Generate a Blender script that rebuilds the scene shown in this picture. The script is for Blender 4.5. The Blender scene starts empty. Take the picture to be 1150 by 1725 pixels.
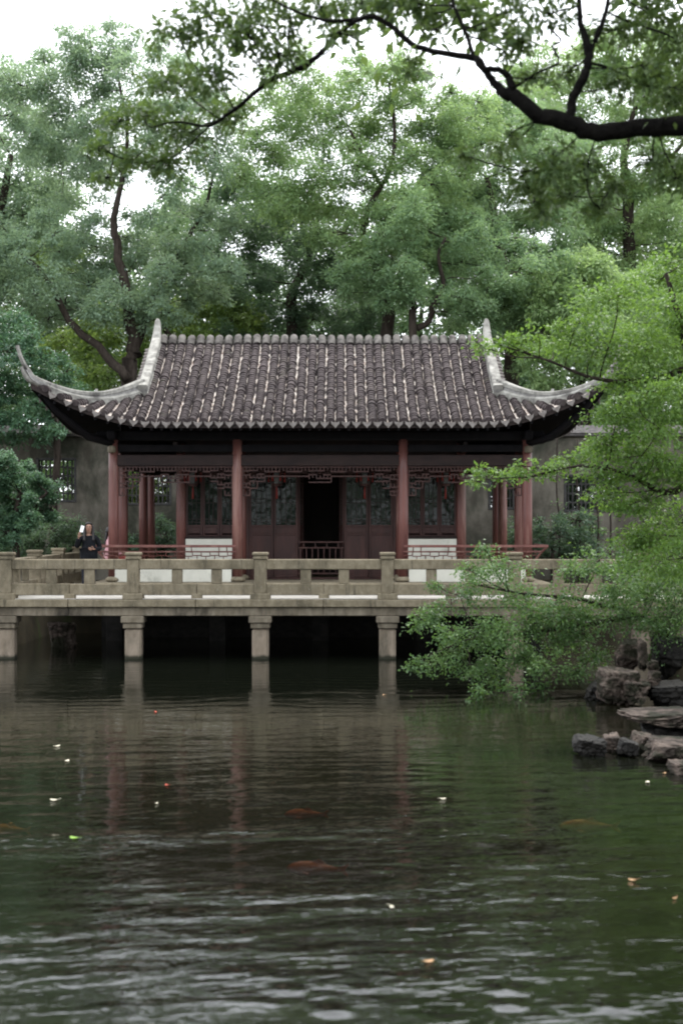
import bpy, bmesh, math, random
import numpy as np
from mathutils import Vector, Matrix, noise as mnoise

R = math.radians
random.seed(7)
S = bpy.context.scene
COL = S.collection

# ------------------------------------------------------------------ camera
EYE = 2.8           # camera height above the pond (pond surface is z = 0)
FPX = 2396.0        # focal length in photograph pixels (50 mm on 35 mm film, upright)
cam = bpy.data.cameras.new('camera')
cam.lens = 50.0
cam.sensor_fit = 'AUTO'
cam.sensor_width = 36.0
cam.shift_y = 22.5 / 1725.0
cam.clip_start = 0.1
cam.clip_end = 1500.0
cam.dof.use_dof = True
cam.dof.focus_distance = 33.0
cam.dof.aperture_fstop = 1.7
camo = bpy.data.objects.new('camera', cam)
COL.objects.link(camo)
camo.location = (0, 0, EYE)
camo.rotation_euler = (R(90), 0, 0)
S.camera = camo

# ------------------------------------------------------------------ sky and sun (overcast)
SUN_EL, SUN_AZ = 62.0, 20.0        # azimuth clockwise from +Y
W = bpy.data.worlds.new('World')
S.world = W
W.use_nodes = True
nt = W.node_tree
nt.nodes.clear()
out = nt.nodes.new('ShaderNodeOutputWorld')
bg = nt.nodes.new('ShaderNodeBackground')
sky = nt.nodes.new('ShaderNodeTexSky')
sky.sky_type = 'NISHITA'
sky.sun_disc = False
sky.sun_elevation = R(SUN_EL)
sky.sun_rotation = R(SUN_AZ)
sky.air_density = 1.0
sky.dust_density = 4.0
hs = nt.nodes.new('ShaderNodeHueSaturation')
hs.inputs['Saturation'].default_value = 0.35
mx = nt.nodes.new('ShaderNodeMix')
mx.data_type = 'RGBA'
mx.inputs[0].default_value = 0.85
mx.inputs[7].default_value = (8.6, 9.0, 9.5, 1)     # even cloud cover
nt.links.new(sky.outputs[0], hs.inputs['Color'])
nt.links.new(hs.outputs[0], mx.inputs[6])
nt.links.new(mx.outputs[2], bg.inputs[0])
bg.inputs[1].default_value = 0.15
nt.links.new(bg.outputs[0], out.inputs[0])

sun = bpy.data.lights.new('sun', 'SUN')
sun.energy = 1.5
sun.angle = R(25)
sun.color = (1.0, 0.96, 0.9)
suno = bpy.data.objects.new('sun', sun)
COL.objects.link(suno)
az = R(SUN_AZ)
sd = Vector((math.sin(az) * math.cos(R(SUN_EL)), math.cos(az) * math.cos(R(SUN_EL)), math.sin(R(SUN_EL))))
suno.rotation_euler = (-sd).to_track_quat('-Z', 'Y').to_euler()

S.view_settings.view_transform = 'Standard'
S.view_settings.look = 'None'
S.view_settings.exposure = 1.25
S.view_settings.gamma = 1.0
S.view_settings.use_curve_mapping = False
S.render.engine = 'CYCLES'
S.cycles.max_bounces = 10
S.cycles.diffuse_bounces = 6
S.cycles.glossy_bounces = 3
S.cycles.transmission_bounces = 4
S.cycles.transparent_max_bounces = 8
S.cycles.use_denoising = True
S.cycles.filter_width = 2.0
S.cycles.caustics_reflective = False
S.cycles.caustics_refractive = False


def at(px, py, Y):
    """World point seen at photograph pixel (px, py) at distance Y."""
    return Vector(((px - 575.0) / FPX * Y, Y, EYE + (885.0 - py) / FPX * Y))


# ------------------------------------------------------------------ materials
class NT:
    def __init__(s, name):
        s.m = bpy.data.materials.new(name)
        s.m.use_nodes = True
        s.t = s.m.node_tree
        s.t.nodes.clear()
        s.o = s.n('ShaderNodeOutputMaterial')

    def n(s, typ, **kw):
        nd = s.t.nodes.new(typ)
        for k, v in kw.items():
            setattr(nd, k, v)
        return nd

    def l(s, a, b):
        s.t.links.new(a, b)

    def put(s, sock, v):
        if isinstance(v, bpy.types.NodeSocket):
            s.l(v, sock)
        elif isinstance(v, (tuple, list)) and len(v) == 3 and sock.type == 'RGBA':
            sock.default_value = (*v, 1)
        else:
            sock.default_value = v

    def pos(s, scale=(1, 1, 1), obj=False):
        if obj:
            g = s.n('ShaderNodeTexCoord').outputs['Object']
        else:
            g = s.n('ShaderNodeNewGeometry').outputs['Position']
        mp = s.n('ShaderNodeMapping')
        mp.inputs['Scale'].default_value = scale
        s.l(g, mp.inputs['Vector'])
        return mp.outputs[0]

    def noise(s, vec, scale, detail=4, rough=0.55, dist=0.0):
        nd = s.n('ShaderNodeTexNoise')
        s.l(vec, nd.inputs['Vector'])
        nd.inputs['Scale'].default_value = scale
        nd.inputs['Detail'].default_value = detail
        nd.inputs['Roughness'].default_value = rough
        nd.inputs['Distortion'].default_value = dist
        return nd.outputs[0]

    def ramp(s, fac, a, b):
        nd = s.n('ShaderNodeMapRange')
        s.l(fac, nd.inputs[0])
        nd.inputs[1].default_value = a
        nd.inputs[2].default_value = b
        return nd.outputs[0]

    def mix(s, fac, a, b):
        nd = s.n('ShaderNodeMix', data_type='RGBA')
        s.put(nd.inputs[0], fac)
        s.put(nd.inputs[6], a)
        s.put(nd.inputs[7], b)
        return nd.outputs[2]

    def math(s, op, a, b=0.0, c=None):
        nd = s.n('ShaderNodeMath', operation=op)
        s.put(nd.inputs[0], a)
        s.put(nd.inputs[1], b)
        if c is not None:
            s.put(nd.inputs[2], c)
        return nd.outputs[0]

    def bump(s, h, dist=0.01, strength=1.0, normal=None):
        nd = s.n('ShaderNodeBump')
        nd.inputs['Strength'].default_value = strength
        nd.inputs['Distance'].default_value = dist
        s.l(h, nd.inputs['Height'])
        if normal is not None:
            s.l(normal, nd.inputs['Normal'])
        return nd.outputs[0]

    def princ(s, col, rough=0.7, spec=0.3, normal=None, **kw):
        p = s.n('ShaderNodeBsdfPrincipled')
        s.put(p.inputs['Base Color'], col)
        s.put(p.inputs['Roughness'], rough)
        s.put(p.inputs['Specular IOR Level'], spec)
        if normal is not None:
            s.l(normal, p.inputs['Normal'])
        for k, v in kw.items():
            s.put(p.inputs[k], v)
        return p.outputs[0]

    def end(s, sh):
        s.l(sh, s.o.inputs[0])
        return s.m


def simple(name, c1, c2, scale=6.0, rough=0.7, spec=0.3, stretch=(1, 1, 1), bump=0.0, c3=None, s3=1.2, t3=(0.55, 0.7), lo=0.35, hi=0.65):
    t = NT(name)
    p = t.pos(stretch)
    n1 = t.noise(p, scale, 6, 0.6)
    c = t.mix(t.ramp(n1, lo, hi), c1, c2)
    if c3 is not None:
        n2 = t.noise(p, s3, 5, 0.65, 0.4)
        c = t.mix(t.ramp(n2, *t3), c, c3)
    nrm = t.bump(n1, bump) if bump else None
    return t.end(t.princ(c, rough, spec, nrm))


M = {}
def stonemat():
    t = NT('stone')
    p = t.pos((1, 1, 0.6))
    n1 = t.noise(p, 9, 6, 0.65)
    c = t.mix(t.ramp(n1, 0.33, 0.67), (0.150, 0.125, 0.084), (0.235, 0.20, 0.142))
    c = t.mix(t.ramp(t.noise(p, 1.5, 5, 0.65, 0.4), 0.48, 0.72), c, (0.085, 0.073, 0.05))
    c = t.mix(t.math('MULTIPLY', t.ramp(t.noise(t.pos((5, 5, 0.5)), 1.6, 4, 0.7), 0.56, 0.70), 0.75), c, (0.045, 0.039, 0.029))
    c = t.mix(t.math('MULTIPLY', t.ramp(t.noise(t.pos(), 26, 3, 0.6), 0.62, 0.70), 0.5), c, (0.30, 0.28, 0.22))
    return t.end(t.princ(c, 0.88, 0.18, t.bump(n1, 0.018)))


M['stone'] = stonemat()
M['stone_dark'] = simple('stone_dark', (0.123, 0.1025, 0.0738), (0.2214, 0.1886, 0.1435), 7, 0.85, 0.2, (1, 1, 0.4), 0.012, (0.0287, 0.0246, 0.0205), 1.4, (0.45, 0.68))
def piermat():
    t = NT('pier_stone')
    p = t.pos((1, 1, 0.5))
    n1 = t.noise(p, 6, 6, 0.6)
    c = t.mix(t.ramp(n1, 0.35, 0.65), (0.20, 0.16, 0.12), (0.28, 0.23, 0.18))
    c = t.mix(t.ramp(t.noise(p, 2.2, 5, 0.65, 0.4), 0.5, 0.72), c, (0.08, 0.07, 0.052))
    sep = t.n('ShaderNodeSeparateXYZ')
    t.l(t.pos(), sep.inputs[0])
    zz = t.math('ADD', sep.outputs[2], t.math('MULTIPLY', n1, 0.12))
    c = t.mix(t.ramp(zz, 0.16, 0.10), c, (0.03, 0.03, 0.02))      # algae at the waterline
    return t.end(t.princ(c, 0.85, 0.2, t.bump(n1, 0.012)))


M['pier'] = piermat()
M['paving'] = simple('paving', (0.3772, 0.3526, 0.3116), (0.4756, 0.451, 0.41), 3, 0.7, 0.3, (1, 1, 1), 0.004, (0.328, 0.3034, 0.2706), 1.1)
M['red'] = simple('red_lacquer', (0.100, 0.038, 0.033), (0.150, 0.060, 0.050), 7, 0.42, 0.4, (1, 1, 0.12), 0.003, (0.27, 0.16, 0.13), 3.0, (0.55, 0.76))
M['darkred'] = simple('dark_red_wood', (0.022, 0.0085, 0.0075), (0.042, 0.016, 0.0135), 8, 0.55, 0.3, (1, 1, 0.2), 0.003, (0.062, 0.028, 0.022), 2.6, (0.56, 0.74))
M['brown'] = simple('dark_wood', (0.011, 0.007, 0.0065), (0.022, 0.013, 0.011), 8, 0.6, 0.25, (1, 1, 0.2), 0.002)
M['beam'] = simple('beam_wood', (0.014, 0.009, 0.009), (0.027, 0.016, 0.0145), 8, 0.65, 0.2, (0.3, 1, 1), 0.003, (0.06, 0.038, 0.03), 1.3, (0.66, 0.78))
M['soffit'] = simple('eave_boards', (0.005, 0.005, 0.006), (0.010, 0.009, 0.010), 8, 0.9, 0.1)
M['plaster'] = simple('white_plaster', (0.574, 0.5658, 0.5002), (0.5084, 0.5002, 0.4428), 4, 0.9, 0.1, (1, 1, 0.7), 0.004, (0.2788, 0.2788, 0.2378), 2.0, (0.60, 0.78))
M['stucco'] = simple('ridge_stucco', (0.21, 0.20, 0.18), (0.34, 0.33, 0.30), 7, 0.9, 0.1, (1, 1, 1), 0.012, (0.10, 0.095, 0.088), 2.6, (0.46, 0.66))
M['stucco_band'] = simple('ridge_band', (0.164, 0.1558, 0.1517), (0.2788, 0.2706, 0.2542), 7, 0.9, 0.1, (1, 1, 1), 0.01, (0.0902, 0.082, 0.082), 2.6, (0.48, 0.66))
def tilemat():
    t = NT('grey_tile')
    p = t.pos()
    n1 = t.noise(p, 11, 6, 0.65)
    c = t.mix(t.ramp(n1, 0.3, 0.7), (0.030, 0.0225, 0.0235), (0.075, 0.060, 0.060))
    st = t.noise(t.pos((4.5, 0.45, 0.45)), 1.3, 5, 0.65, 0.2)
    c = t.mix(t.math('MULTIPLY', t.ramp(st, 0.50, 0.68), 0.7), c, (0.020, 0.016, 0.017))
    c = t.mix(t.math('MULTIPLY', t.ramp(t.noise(p, 2.1, 5, 0.65), 0.54, 0.76), 0.8), c, (0.125, 0.105, 0.095))
    c = t.mix(t.math('MULTIPLY', t.ramp(t.noise(p, 0.9, 6, 0.7, 0.6), 0.60, 0.70), 0.6), c, (0.045, 0.048, 0.022))
    c = t.mix(t.ramp(t.noise(p, 34, 2, 0.5), 0.70, 0.75), c, (0.24, 0.22, 0.19))
    return t.end(t.princ(c, 0.88, 0.18, t.bump(n1, 0.010)))


M['tile'] = tilemat()
M['tile_end'] = simple('eave_tile_grey', (0.123, 0.1066, 0.0984), (0.2214, 0.2009, 0.1886), 9, 0.85, 0.2, (1, 1, 1), 0.004)
M['ridge_tile'] = simple('ridge_tile_grey', (0.085, 0.078, 0.072), (0.155, 0.142, 0.13), 7, 0.9, 0.15, (1, 1, 1), 0.008, (0.04, 0.035, 0.033), 4.0, (0.45, 0.65))
M['pan'] = simple('pan_tile_mortar', (0.56, 0.51, 0.46), (0.24, 0.18, 0.15), 12, 0.9, 0.1, (1, 0.6, 1), 0.01, (0.045, 0.0375, 0.039), 3.2, (0.48, 0.57))
M['wall'] = simple('old_plaster', (0.060, 0.054, 0.043), (0.130, 0.119, 0.098), 2.4, 0.95, 0.1, (1, 1, 0.6), 0.012, (0.032, 0.034, 0.025), 0.8, (0.46, 0.64))
M['coping'] = simple('wall_coping', (0.06, 0.055, 0.055), (0.12, 0.11, 0.105), 9, 0.9, 0.15)
M['brick_lattice'] = simple('lattice_grey', (0.03, 0.03, 0.03), (0.06, 0.058, 0.055), 9, 0.9, 0.1)
M['bark'] = simple('bark', (0.022, 0.017, 0.014), (0.05, 0.04, 0.033), 12, 0.95, 0.1, (1, 1, 0.25), 0.02)
M['bark_wet'] = simple('bark_dark', (0.0035, 0.003, 0.003), (0.010, 0.009, 0.008), 14, 0.9, 0.12, (1, 1, 1), 0.03)
M['rock'] = simple('rock', (0.030, 0.023, 0.019), (0.125, 0.096, 0.080), 4.2, 0.9, 0.2, (1, 1, 1.8), 0.06, (0.016, 0.016, 0.009), 2.2, (0.46, 0.58), 0.4, 0.62)
M['rock_wet_shade'] = simple('wet_shade_rock', (0.006, 0.0055, 0.005), (0.018, 0.016, 0.014), 5, 0.7, 0.2, (1, 1, 1.6), 0.03)  # near-black: wet stone, and shade put into the colour of shadowed stones
M['rock_pale'] = simple('pale_rock', (0.16, 0.15, 0.16), (0.42, 0.40, 0.42), 5, 0.9, 0.2, (1, 1, 1), 0.03)
M['earth'] = simple('earth', (0.022, 0.019, 0.013), (0.045, 0.038, 0.024), 1.5, 0.95, 0.1, (1, 1, 1), 0.03, (0.03, 0.05, 0.015), 0.5)
M['lacquer_red'] = simple('tassel_red', (0.10, 0.010, 0.008), (0.13, 0.014, 0.010), 20, 0.7, 0.2)
M['lantern_paper'] = simple('lantern_pane', (0.03, 0.03, 0.03), (0.05, 0.05, 0.045), 8, 0.4, 0.4)
M['jacket'] = simple('black_cloth', (0.005, 0.0055, 0.007), (0.011, 0.012, 0.015), 20, 0.9, 0.1)
M['trousers'] = simple('grey_cloth', (0.015, 0.016, 0.022), (0.026, 0.028, 0.036), 20, 0.9, 0.1)
M['pink'] = simple('pink_cloth', (0.55, 0.30, 0.33), (0.62, 0.36, 0.38), 20, 0.9, 0.1)
M['redcloth'] = simple('red_cloth', (0.22, 0.05, 0.045), (0.28, 0.07, 0.06), 20, 0.9, 0.1)
M['skin'] = simple('skin', (0.24, 0.135, 0.095), (0.28, 0.16, 0.115), 20, 0.55, 0.3)
M['hair'] = simple('hair', (0.008, 0.006, 0.006), (0.016, 0.012, 0.011), 30, 0.45, 0.4)
M['phone'] = simple('phone_white', (0.85, 0.86, 0.88), (0.8, 0.81, 0.83), 30, 0.3, 0.5)
M['koi'] = simple('koi_orange', (0.75, 0.16, 0.035), (0.6, 0.09, 0.02), 6, 0.35, 0.5)
M['koi_gold'] = simple('koi_gold', (0.75, 0.38, 0.10), (0.65, 0.27, 0.06), 6, 0.35, 0.5)
M['petal'] = simple('pale_leaf', (0.62, 0.56, 0.42), (0.72, 0.66, 0.52), 30, 0.7, 0.3)
M['petal_tan'] = simple('tan_leaf', (0.48, 0.28, 0.14), (0.58, 0.36, 0.2), 30, 0.7, 0.3)
M['petal_red'] = simple('red_leaf', (0.45, 0.06, 0.04), (0.5, 0.1, 0.05), 30, 0.7, 0.3)
M['petal_green'] = simple('green_leaf', (0.18, 0.33, 0.04), (0.25, 0.42, 0.06), 30, 0.6, 0.3)


def glass():
    t = NT('window_glass')
    n = t.noise(t.pos(), 2.5, 2)
    return t.end(t.princ((0.005, 0.008, 0.007), 0.07, 0.32, t.bump(n, 0.01)))


M['glass'] = glass()


def leafmat(name, dark, mid, light, trans=0.42, rough=0.45, spec=0.35):
    t = NT(name)
    a = t.n('ShaderNodeAttribute', attribute_name='tint').outputs['Fac']
    cr = t.n('ShaderNodeValToRGB')
    cr.color_ramp.elements[0].color = (*dark, 1)
    cr.color_ramp.elements[1].color = (*light, 1)
    e = cr.color_ramp.elements.new(0.5)
    e.color = (*mid, 1)
    t.l(a, cr.inputs[0])
    c = cr.outputs[0]
    p = t.princ(c, rough, spec)
    tr = t.n('ShaderNodeBsdfTranslucent')
    c2 = t.mix(0.5, c, tuple(min(1, v * 1.6) for v in (light[0], light[1], light[2] * 0.6)))
    t.l(c2, tr.inputs[0])
    ms = t.n('ShaderNodeMixShader')
    ms.inputs[0].default_value = trans
    t.l(p, ms.inputs[1])
    t.l(tr.outputs[0], ms.inputs[2])
    return t.end(ms.outputs[0])


M['leaf_far'] = leafmat('leaf_far', (0.085, 0.150, 0.088), (0.150, 0.245, 0.135), (0.235, 0.335, 0.185), 0.5)  # paler, cooler green with distance haze put into the colour
M['leaf_hazed'] = leafmat('leaf_hazed', (0.110, 0.170, 0.125), (0.185, 0.270, 0.190), (0.27, 0.36, 0.25), 0.5)  # milky haze of the left trees mixed into their leaf colour
M['leaf_light'] = leafmat('leaf_light', (0.110, 0.185, 0.095), (0.185, 0.285, 0.135), (0.27, 0.37, 0.175), 0.5)
M['leaf_dark'] = leafmat('leaf_dark', (0.045, 0.082, 0.056), (0.075, 0.130, 0.080), (0.12, 0.19, 0.11), 0.42)
M['leaf_over'] = leafmat('leaf_over', (0.034, 0.064, 0.024), (0.066, 0.116, 0.040), (0.13, 0.19, 0.062), 0.38)
M['leaf_maple'] = leafmat('leaf_maple', (0.042, 0.088, 0.024), (0.092, 0.178, 0.040), (0.18, 0.29, 0.066), 0.40)
M['leaf_bush'] = leafmat('leaf_bush', (0.030, 0.070, 0.024), (0.068, 0.140, 0.044), (0.16, 0.26, 0.09), 0.35)
M['leaf_shrub'] = leafmat('leaf_shrub', (0.032, 0.075, 0.046), (0.064, 0.135, 0.078), (0.11, 0.20, 0.11), 0.35)
M['leaf_yellow'] = leafmat('leaf_yellow', (0.085, 0.145, 0.045), (0.14, 0.22, 0.06), (0.21, 0.29, 0.085), 0.45)


# ------------------------------------------------------------------ mesh helpers
def wloc(o):
    v = Vector((0, 0, 0))
    while o is not None:
        v = v + Vector(o.location)
        o = o.parent
    return v


def empty(name, loc):
    o = bpy.data.objects.new(name, None)
    o.empty_display_size = 0.2
    o.location = loc
    COL.objects.link(o)
    return o


def tag(o, label=None, cat=None, group=None, kind=None):
    if label:
        o['label'] = label
    if cat:
        o['category'] = cat
    if group:
        o['group'] = group
    if kind:
        o['kind'] = kind
    return o


def add(name, mesh, parent=None, loc=(0, 0, 0), rot=None, mtx=None):
    """One more object (shared mesh data) in its parent's local space."""
    o = bpy.data.objects.new(name, mesh)
    COL.objects.link(o)
    if parent is not None:
        o.parent = parent
    if mtx is not None:
        o.matrix_local = mtx
    else:
        o.location = loc
        if rot is not None:
            o.rotation_euler = rot
    return o


class MB:
    def __init__(s):
        s.v, s.f = [], []

    def quadbox(s, x0, x1, y0, y1, z0, z1):
        b = len(s.v)
        s.v += [(x0, y0, z0), (x1, y0, z0), (x1, y1, z0), (x0, y1, z0), (x0, y0, z1), (x1, y0, z1), (x1, y1, z1), (x0, y1, z1)]
        for f in ((0, 3, 2, 1), (4, 5, 6, 7), (0, 1, 5, 4), (1, 2, 6, 5), (2, 3, 7, 6), (3, 0, 4, 7)):
            s.f.append(tuple(b + i for i in f))
        return s

    def cbox(s, x0, x1, y0, y1, z0, z1, c=0.012):
        """Box with chamfered edges."""
        ctr = ((x0 + x1) / 2, (y0 + y1) / 2, (z0 + z1) / 2)
        h = ((x1 - x0) / 2, (y1 - y0) / 2, (z1 - z0) / 2)
        c = min(c, 0.45 * min(h))
        b = len(s.v)
        idx = {}
        for sx in (-1, 1):
            for sy in (-1, 1):
                for sz in (-1, 1):
                    sg = (sx, sy, sz)
                    for a in range(3):      # vertex lying on the face of axis a
                        p = [ctr[k] + sg[k] * (h[k] - (0 if k == a else c)) for k in range(3)]
                        idx[(sx, sy, sz, a)] = len(s.v)
                        s.v.append(tuple(p))

        def quad(q):
            s.f.append(tuple(q))
        for a in range(3):
            u, w = (a + 1) % 3, (a + 2) % 3
            for sg in (-1, 1):
                q = []
                for (su, sw) in ((-1, -1), (1, -1), (1, 1), (-1, 1)):
                    k = [0, 0, 0]
                    k[a], k[u], k[w] = sg, su, sw
                    q.append(idx[(*k, a)])
                quad(q if sg > 0 else q[::-1])
        for a in range(3):                  # edges running along axis a
            u, w = (a + 1) % 3, (a + 2) % 3
            for su in (-1, 1):
                for sw in (-1, 1):
                    k0, k1 = [0, 0, 0], [0, 0, 0]
                    k0[a], k1[a] = -1, 1
                    k0[u] = k1[u] = su
                    k0[w] = k1[w] = sw
                    q = [idx[(*k0, u)], idx[(*k1, u)], idx[(*k1, w)], idx[(*k0, w)]]
                    quad(q[::-1] if su * sw > 0 else q)
        for sx in (-1, 1):
            for sy in (-1, 1):
                for sz in (-1, 1):
                    q = [idx[(sx, sy, sz, 0)], idx[(sx, sy, sz, 1)], idx[(sx, sy, sz, 2)]]
                    quad(q if sx * sy * sz > 0 else q[::-1])
        return s

    def rings(s, rings, closed=True, cap=True):
        """Loft through rings of equal vertex count."""
        b = len(s.v)
        n = len(rings[0])
        for r in rings:
            s.v += [tuple(p) for p in r]
        for i in range(len(rings) - 1):
            for j in range(n if closed else n - 1):
                j2 = (j + 1) % n
                s.f.append((b + i * n + j, b + i * n + j2, b + (i + 1) * n + j2, b + (i + 1) * n + j))
        if cap and closed:
            s.f.append(tuple(b + j for j in range(n))[::-1])
            s.f.append(tuple(b + (len(rings) - 1) * n + j for j in range(n)))
        return s

    def tube(s, pts, rad, sides=6):
        pts = [Vector(p) for p in pts]
        rr = []
        up = Vector((0.31, 0.17, 0.93))
        for i, p in enumerate(pts):
            d = (pts[min(i + 1, len(pts) - 1)] - pts[max(i - 1, 0)])
            if d.length < 1e-6:
                d = Vector((0, 0, 1))
            d.normalize()
            a = d.cross(up)
            if a.length < 0.1:
                a = d.cross(Vector((1, 0, 0)))
            a.normalize()
            b = d.cross(a)
            r = rad[i] if hasattr(rad, '__len__') else rad
            rr.append([p + (a * math.cos(2 * math.pi * k / sides) + b * math.sin(2 * math.pi * k / sides)) * r for k in range(sides)])
        return s.rings(rr)

    def lathe(s, prof, cx=0, cy=0, cz=0, sides=14):
        rr = [[(cx + r * math.cos(2 * math.pi * k / sides), cy + r * math.sin(2 * math.pi * k / sides), cz + z) for k in range(sides)] for r, z in prof]
        return s.rings(rr)

    def mesh(s, name, mat, smooth=False, off=(0, 0, 0)):
        me = bpy.data.meshes.new(name)
        v = np.array(s.v, dtype=float).reshape(-1, 3) - np.array(off)
        me.from_pydata(v.tolist(), [], s.f)
        if mat is not None:
            me.materials.append(mat)
        if smooth:
            me.polygons.foreach_set('use_smooth', [True] * len(me.polygons))
        me.update()
        return me

    def build(s, name, mat, parent=None, smooth=False):
        """Vertices are world coordinates; the object lands in its parent's space."""
        off = wloc(parent) if parent is not None else (0, 0, 0)
        return add(name, s.mesh(name, mat, smooth, off), parent)

    def thing(s, name, mat, loc, label, cat, group=None, smooth=False):
        o = add(name, s.mesh(name, mat, smooth, loc), None, loc)
        return tag(o, label, cat, group)


def struct(o):
    o['kind'] = 'structure'
    return o


# ------------------------------------------------------------------ ground and pond
SH_Y = [-60, 2, 9, 13.5, 15.5, 17.5, 19.5, 21.5, 24, 27, 30, 33, 36, 400]
SH_X = [5.0, 5.0, 5.0, 5.0, 5.2, 5.2, 5.5, 5.4, 5.4, 6.2, 6.9, 7.0, 7.0, 7.0]


def pond_depth(x, y):
    """Signed distance-like value: positive inside the pond."""
    r = float(np.interp(y, SH_Y, SH_X)) - x
    back = (37.0 if x > -7.4 else 33.2) - y
    near = y - 5.0
    left = x + 20.0
    return min(r, back, near, left)


def ground_h(x, y):
    d = pond_depth(x, y)
    t = max(0.0, min(1.0, (d + 0.55) / 1.1))
    t = t * t * (3 - 2 * t)
    top = 1.12 + 0.10 * mnoise.noise(Vector((x * 0.3, y * 0.3, 0)))
    if x > 7 and y < 30:
        top += 0.5 * min(1, (x - 7) / 4)
    return top * (1 - t) + (-0.9) * t


xs = np.concatenate([np.linspace(-400, -25, 10), np.arange(-21, 14, 0.35), np.linspace(18, 400, 10)])
ys = np.concatenate([np.linspace(-120, 0, 6), np.arange(3, 40, 0.35), np.linspace(44, 900, 14)])
g = MB()
for y in ys:
    for x in xs:
        g.v.append((x, y, ground_h(x, y)))
nx = len(xs)
for j in range(len(ys) - 1):
    for i in range(nx - 1):
        g.f.append((j * nx + i, j * nx + i + 1, (j + 1) * nx + i + 1, (j + 1) * nx + i))
struct(g.build('ground', M['earth'], None, True))


def watermat():
    t = NT('pond_water')
    p = t.pos()
    wob = t.n('ShaderNodeTexNoise')
    t.l(p, wob.inputs['Vector'])
    wob.inputs['Scale'].default_value = 0.35
    wob.inputs['Detail'].default_value = 2
    # swells that run almost parallel to the bridge
    sep = t.n('ShaderNodeSeparateXYZ')
    t.l(p, sep.inputs[0])
    ph = t.math('ADD', sep.outputs[1], t.math('MULTIPLY', sep.outputs[0], -0.10))
    ph = t.math('ADD', ph, t.math('MULTIPLY', wob.outputs[0], 2.2))
    w1 = t.math('SINE', t.math('MULTIPLY', ph, 11.0))
    def slant(sx, sy):
        cb = t.n('ShaderNodeCombineXYZ')
        t.l(t.math('MULTIPLY', sep.outputs[0], sx), cb.inputs[0])
        t.l(t.math('MULTIPLY', t.math('ADD', sep.outputs[1], t.math('MULTIPLY', sep.outputs[0], -0.14)), sy), cb.inputs[1])
        return cb.outputs[0]
    n0 = t.noise(slant(0.30, 0.8), 0.9, 3, 0.6)
    patch = t.math('ADD', 0.35, t.math('MULTIPLY', t.ramp(n0, 0.42, 0.62), 0.9))
    n1 = t.noise(slant(0.65, 1.4), 4.2, 1, 0.4, 0.3)
    n2 = t.noise(slant(0.65, 1.4), 12.0, 1, 0.4, 0.5)
    h = t.math('MULTIPLY', w1, 0.0030)
    h = t.math('ADD', h, t.math('MULTIPLY', n1, 0.0130))
    h = t.math('ADD', h, t.math('MULTIPLY', n2, 0.0056))
    h = t.math('MULTIPLY', h, patch)
    # calmer towards the bridge
    calm = t.ramp(sep.outputs[1], 10.0, 21.0)
    h = t.math('MULTIPLY', h, t.math('SUBTRACT', 1.0, t.math('MULTIPLY', calm, 0.70)))
    # rings left by fish touching the surface
    for (px, py, r0, amp) in RINGS:
        Y = EYE * FPX / (py - 885.0)
        c = ((px - 575.0) / FPX * Y, Y, 0)
        dn = t.n('ShaderNodeVectorMath', operation='DISTANCE')
        t.l(p, dn.inputs[0])
        dn.inputs[1].default_value = c
        d = dn.outputs['Value']
        e = t.math('EXPONENT', t.math('MULTIPLY', t.math('POWER', t.math('DIVIDE', d, r0), 2.0), -1.0))
        sn = t.math('COSINE', t.math('MULTIPLY', d, 1.5 / r0))
        h = t.math('ADD', h, t.math('MULTIPLY', t.math('MULTIPLY', e, sn), amp))
    nrm = t.bump(h, 1.0, 1.0)
    gl = t.n('ShaderNodeBsdfGlossy')
    gl.inputs['Roughness'].default_value = 0.03
    gl.inputs['Color'].default_value = (0.97, 0.97, 0.97, 1)
    t.l(nrm, gl.inputs['Normal'])
    df = t.n('ShaderNodeBsdfDiffuse')
    df.inputs['Color'].default_value = (0.007, 0.0085, 0.0055, 1)
    tp = t.n('ShaderNodeBsdfTransparent')
    tp.inputs['Color'].default_value = (0.80, 0.72, 0.52, 1)
    body = t.n('ShaderNodeMixShader')
    body.inputs[0].default_value = 0.40
    t.l(df.outputs[0], body.inputs[1])
    t.l(tp.outputs[0], body.inputs[2])
    fr = t.n('ShaderNodeFresnel')
    fr.inputs['IOR'].default_value = 1.42
    t.l(nrm, fr.inputs['Normal'])
    ms = t.n('ShaderNodeMixShader')
    t.l(fr.outputs[0], ms.inputs[0])
    t.l(body.outputs[0], ms.inputs[1])
    t.l(gl.outputs[0], ms.inputs[2])
    return t.end(ms.outputs[0])


RINGS = [(855, 1668, 0.16, 0.014), (1040, 1696, 0.16, 0.014), (483, 1668, 0.13, 0.015), (604, 1666, 0.10, 0.014),
         (560, 1702, 0.13, 0.015), (95, 1579, 0.14, 0.015), (860, 1692, 0.13, 0.014), (640, 1335 + 130, 0.12, 0.005)]
M['water'] = watermat()
w = MB()
w.v = [(-22, 4, 0), (9, 4, 0), (9, 37.5, 0), (-22, 37.5, 0)]
w.f = [(0, 1, 2, 3)]
struct(w.build('pond_water', M['water']))

# ------------------------------------------------------------------ stone bridge
BY = 29.7           # front face of the bridge
DECK = 1.25
bridge = empty('stone_bridge', (-0.4, BY, 0))
tag(bridge, 'low stone bridge with post and beam balustrade crossing in front of the pavilion', 'bridge')
BL = Vector(bridge.location)
POSTX = [-7.03 + 2.665 * k for k in range(6)]
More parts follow.
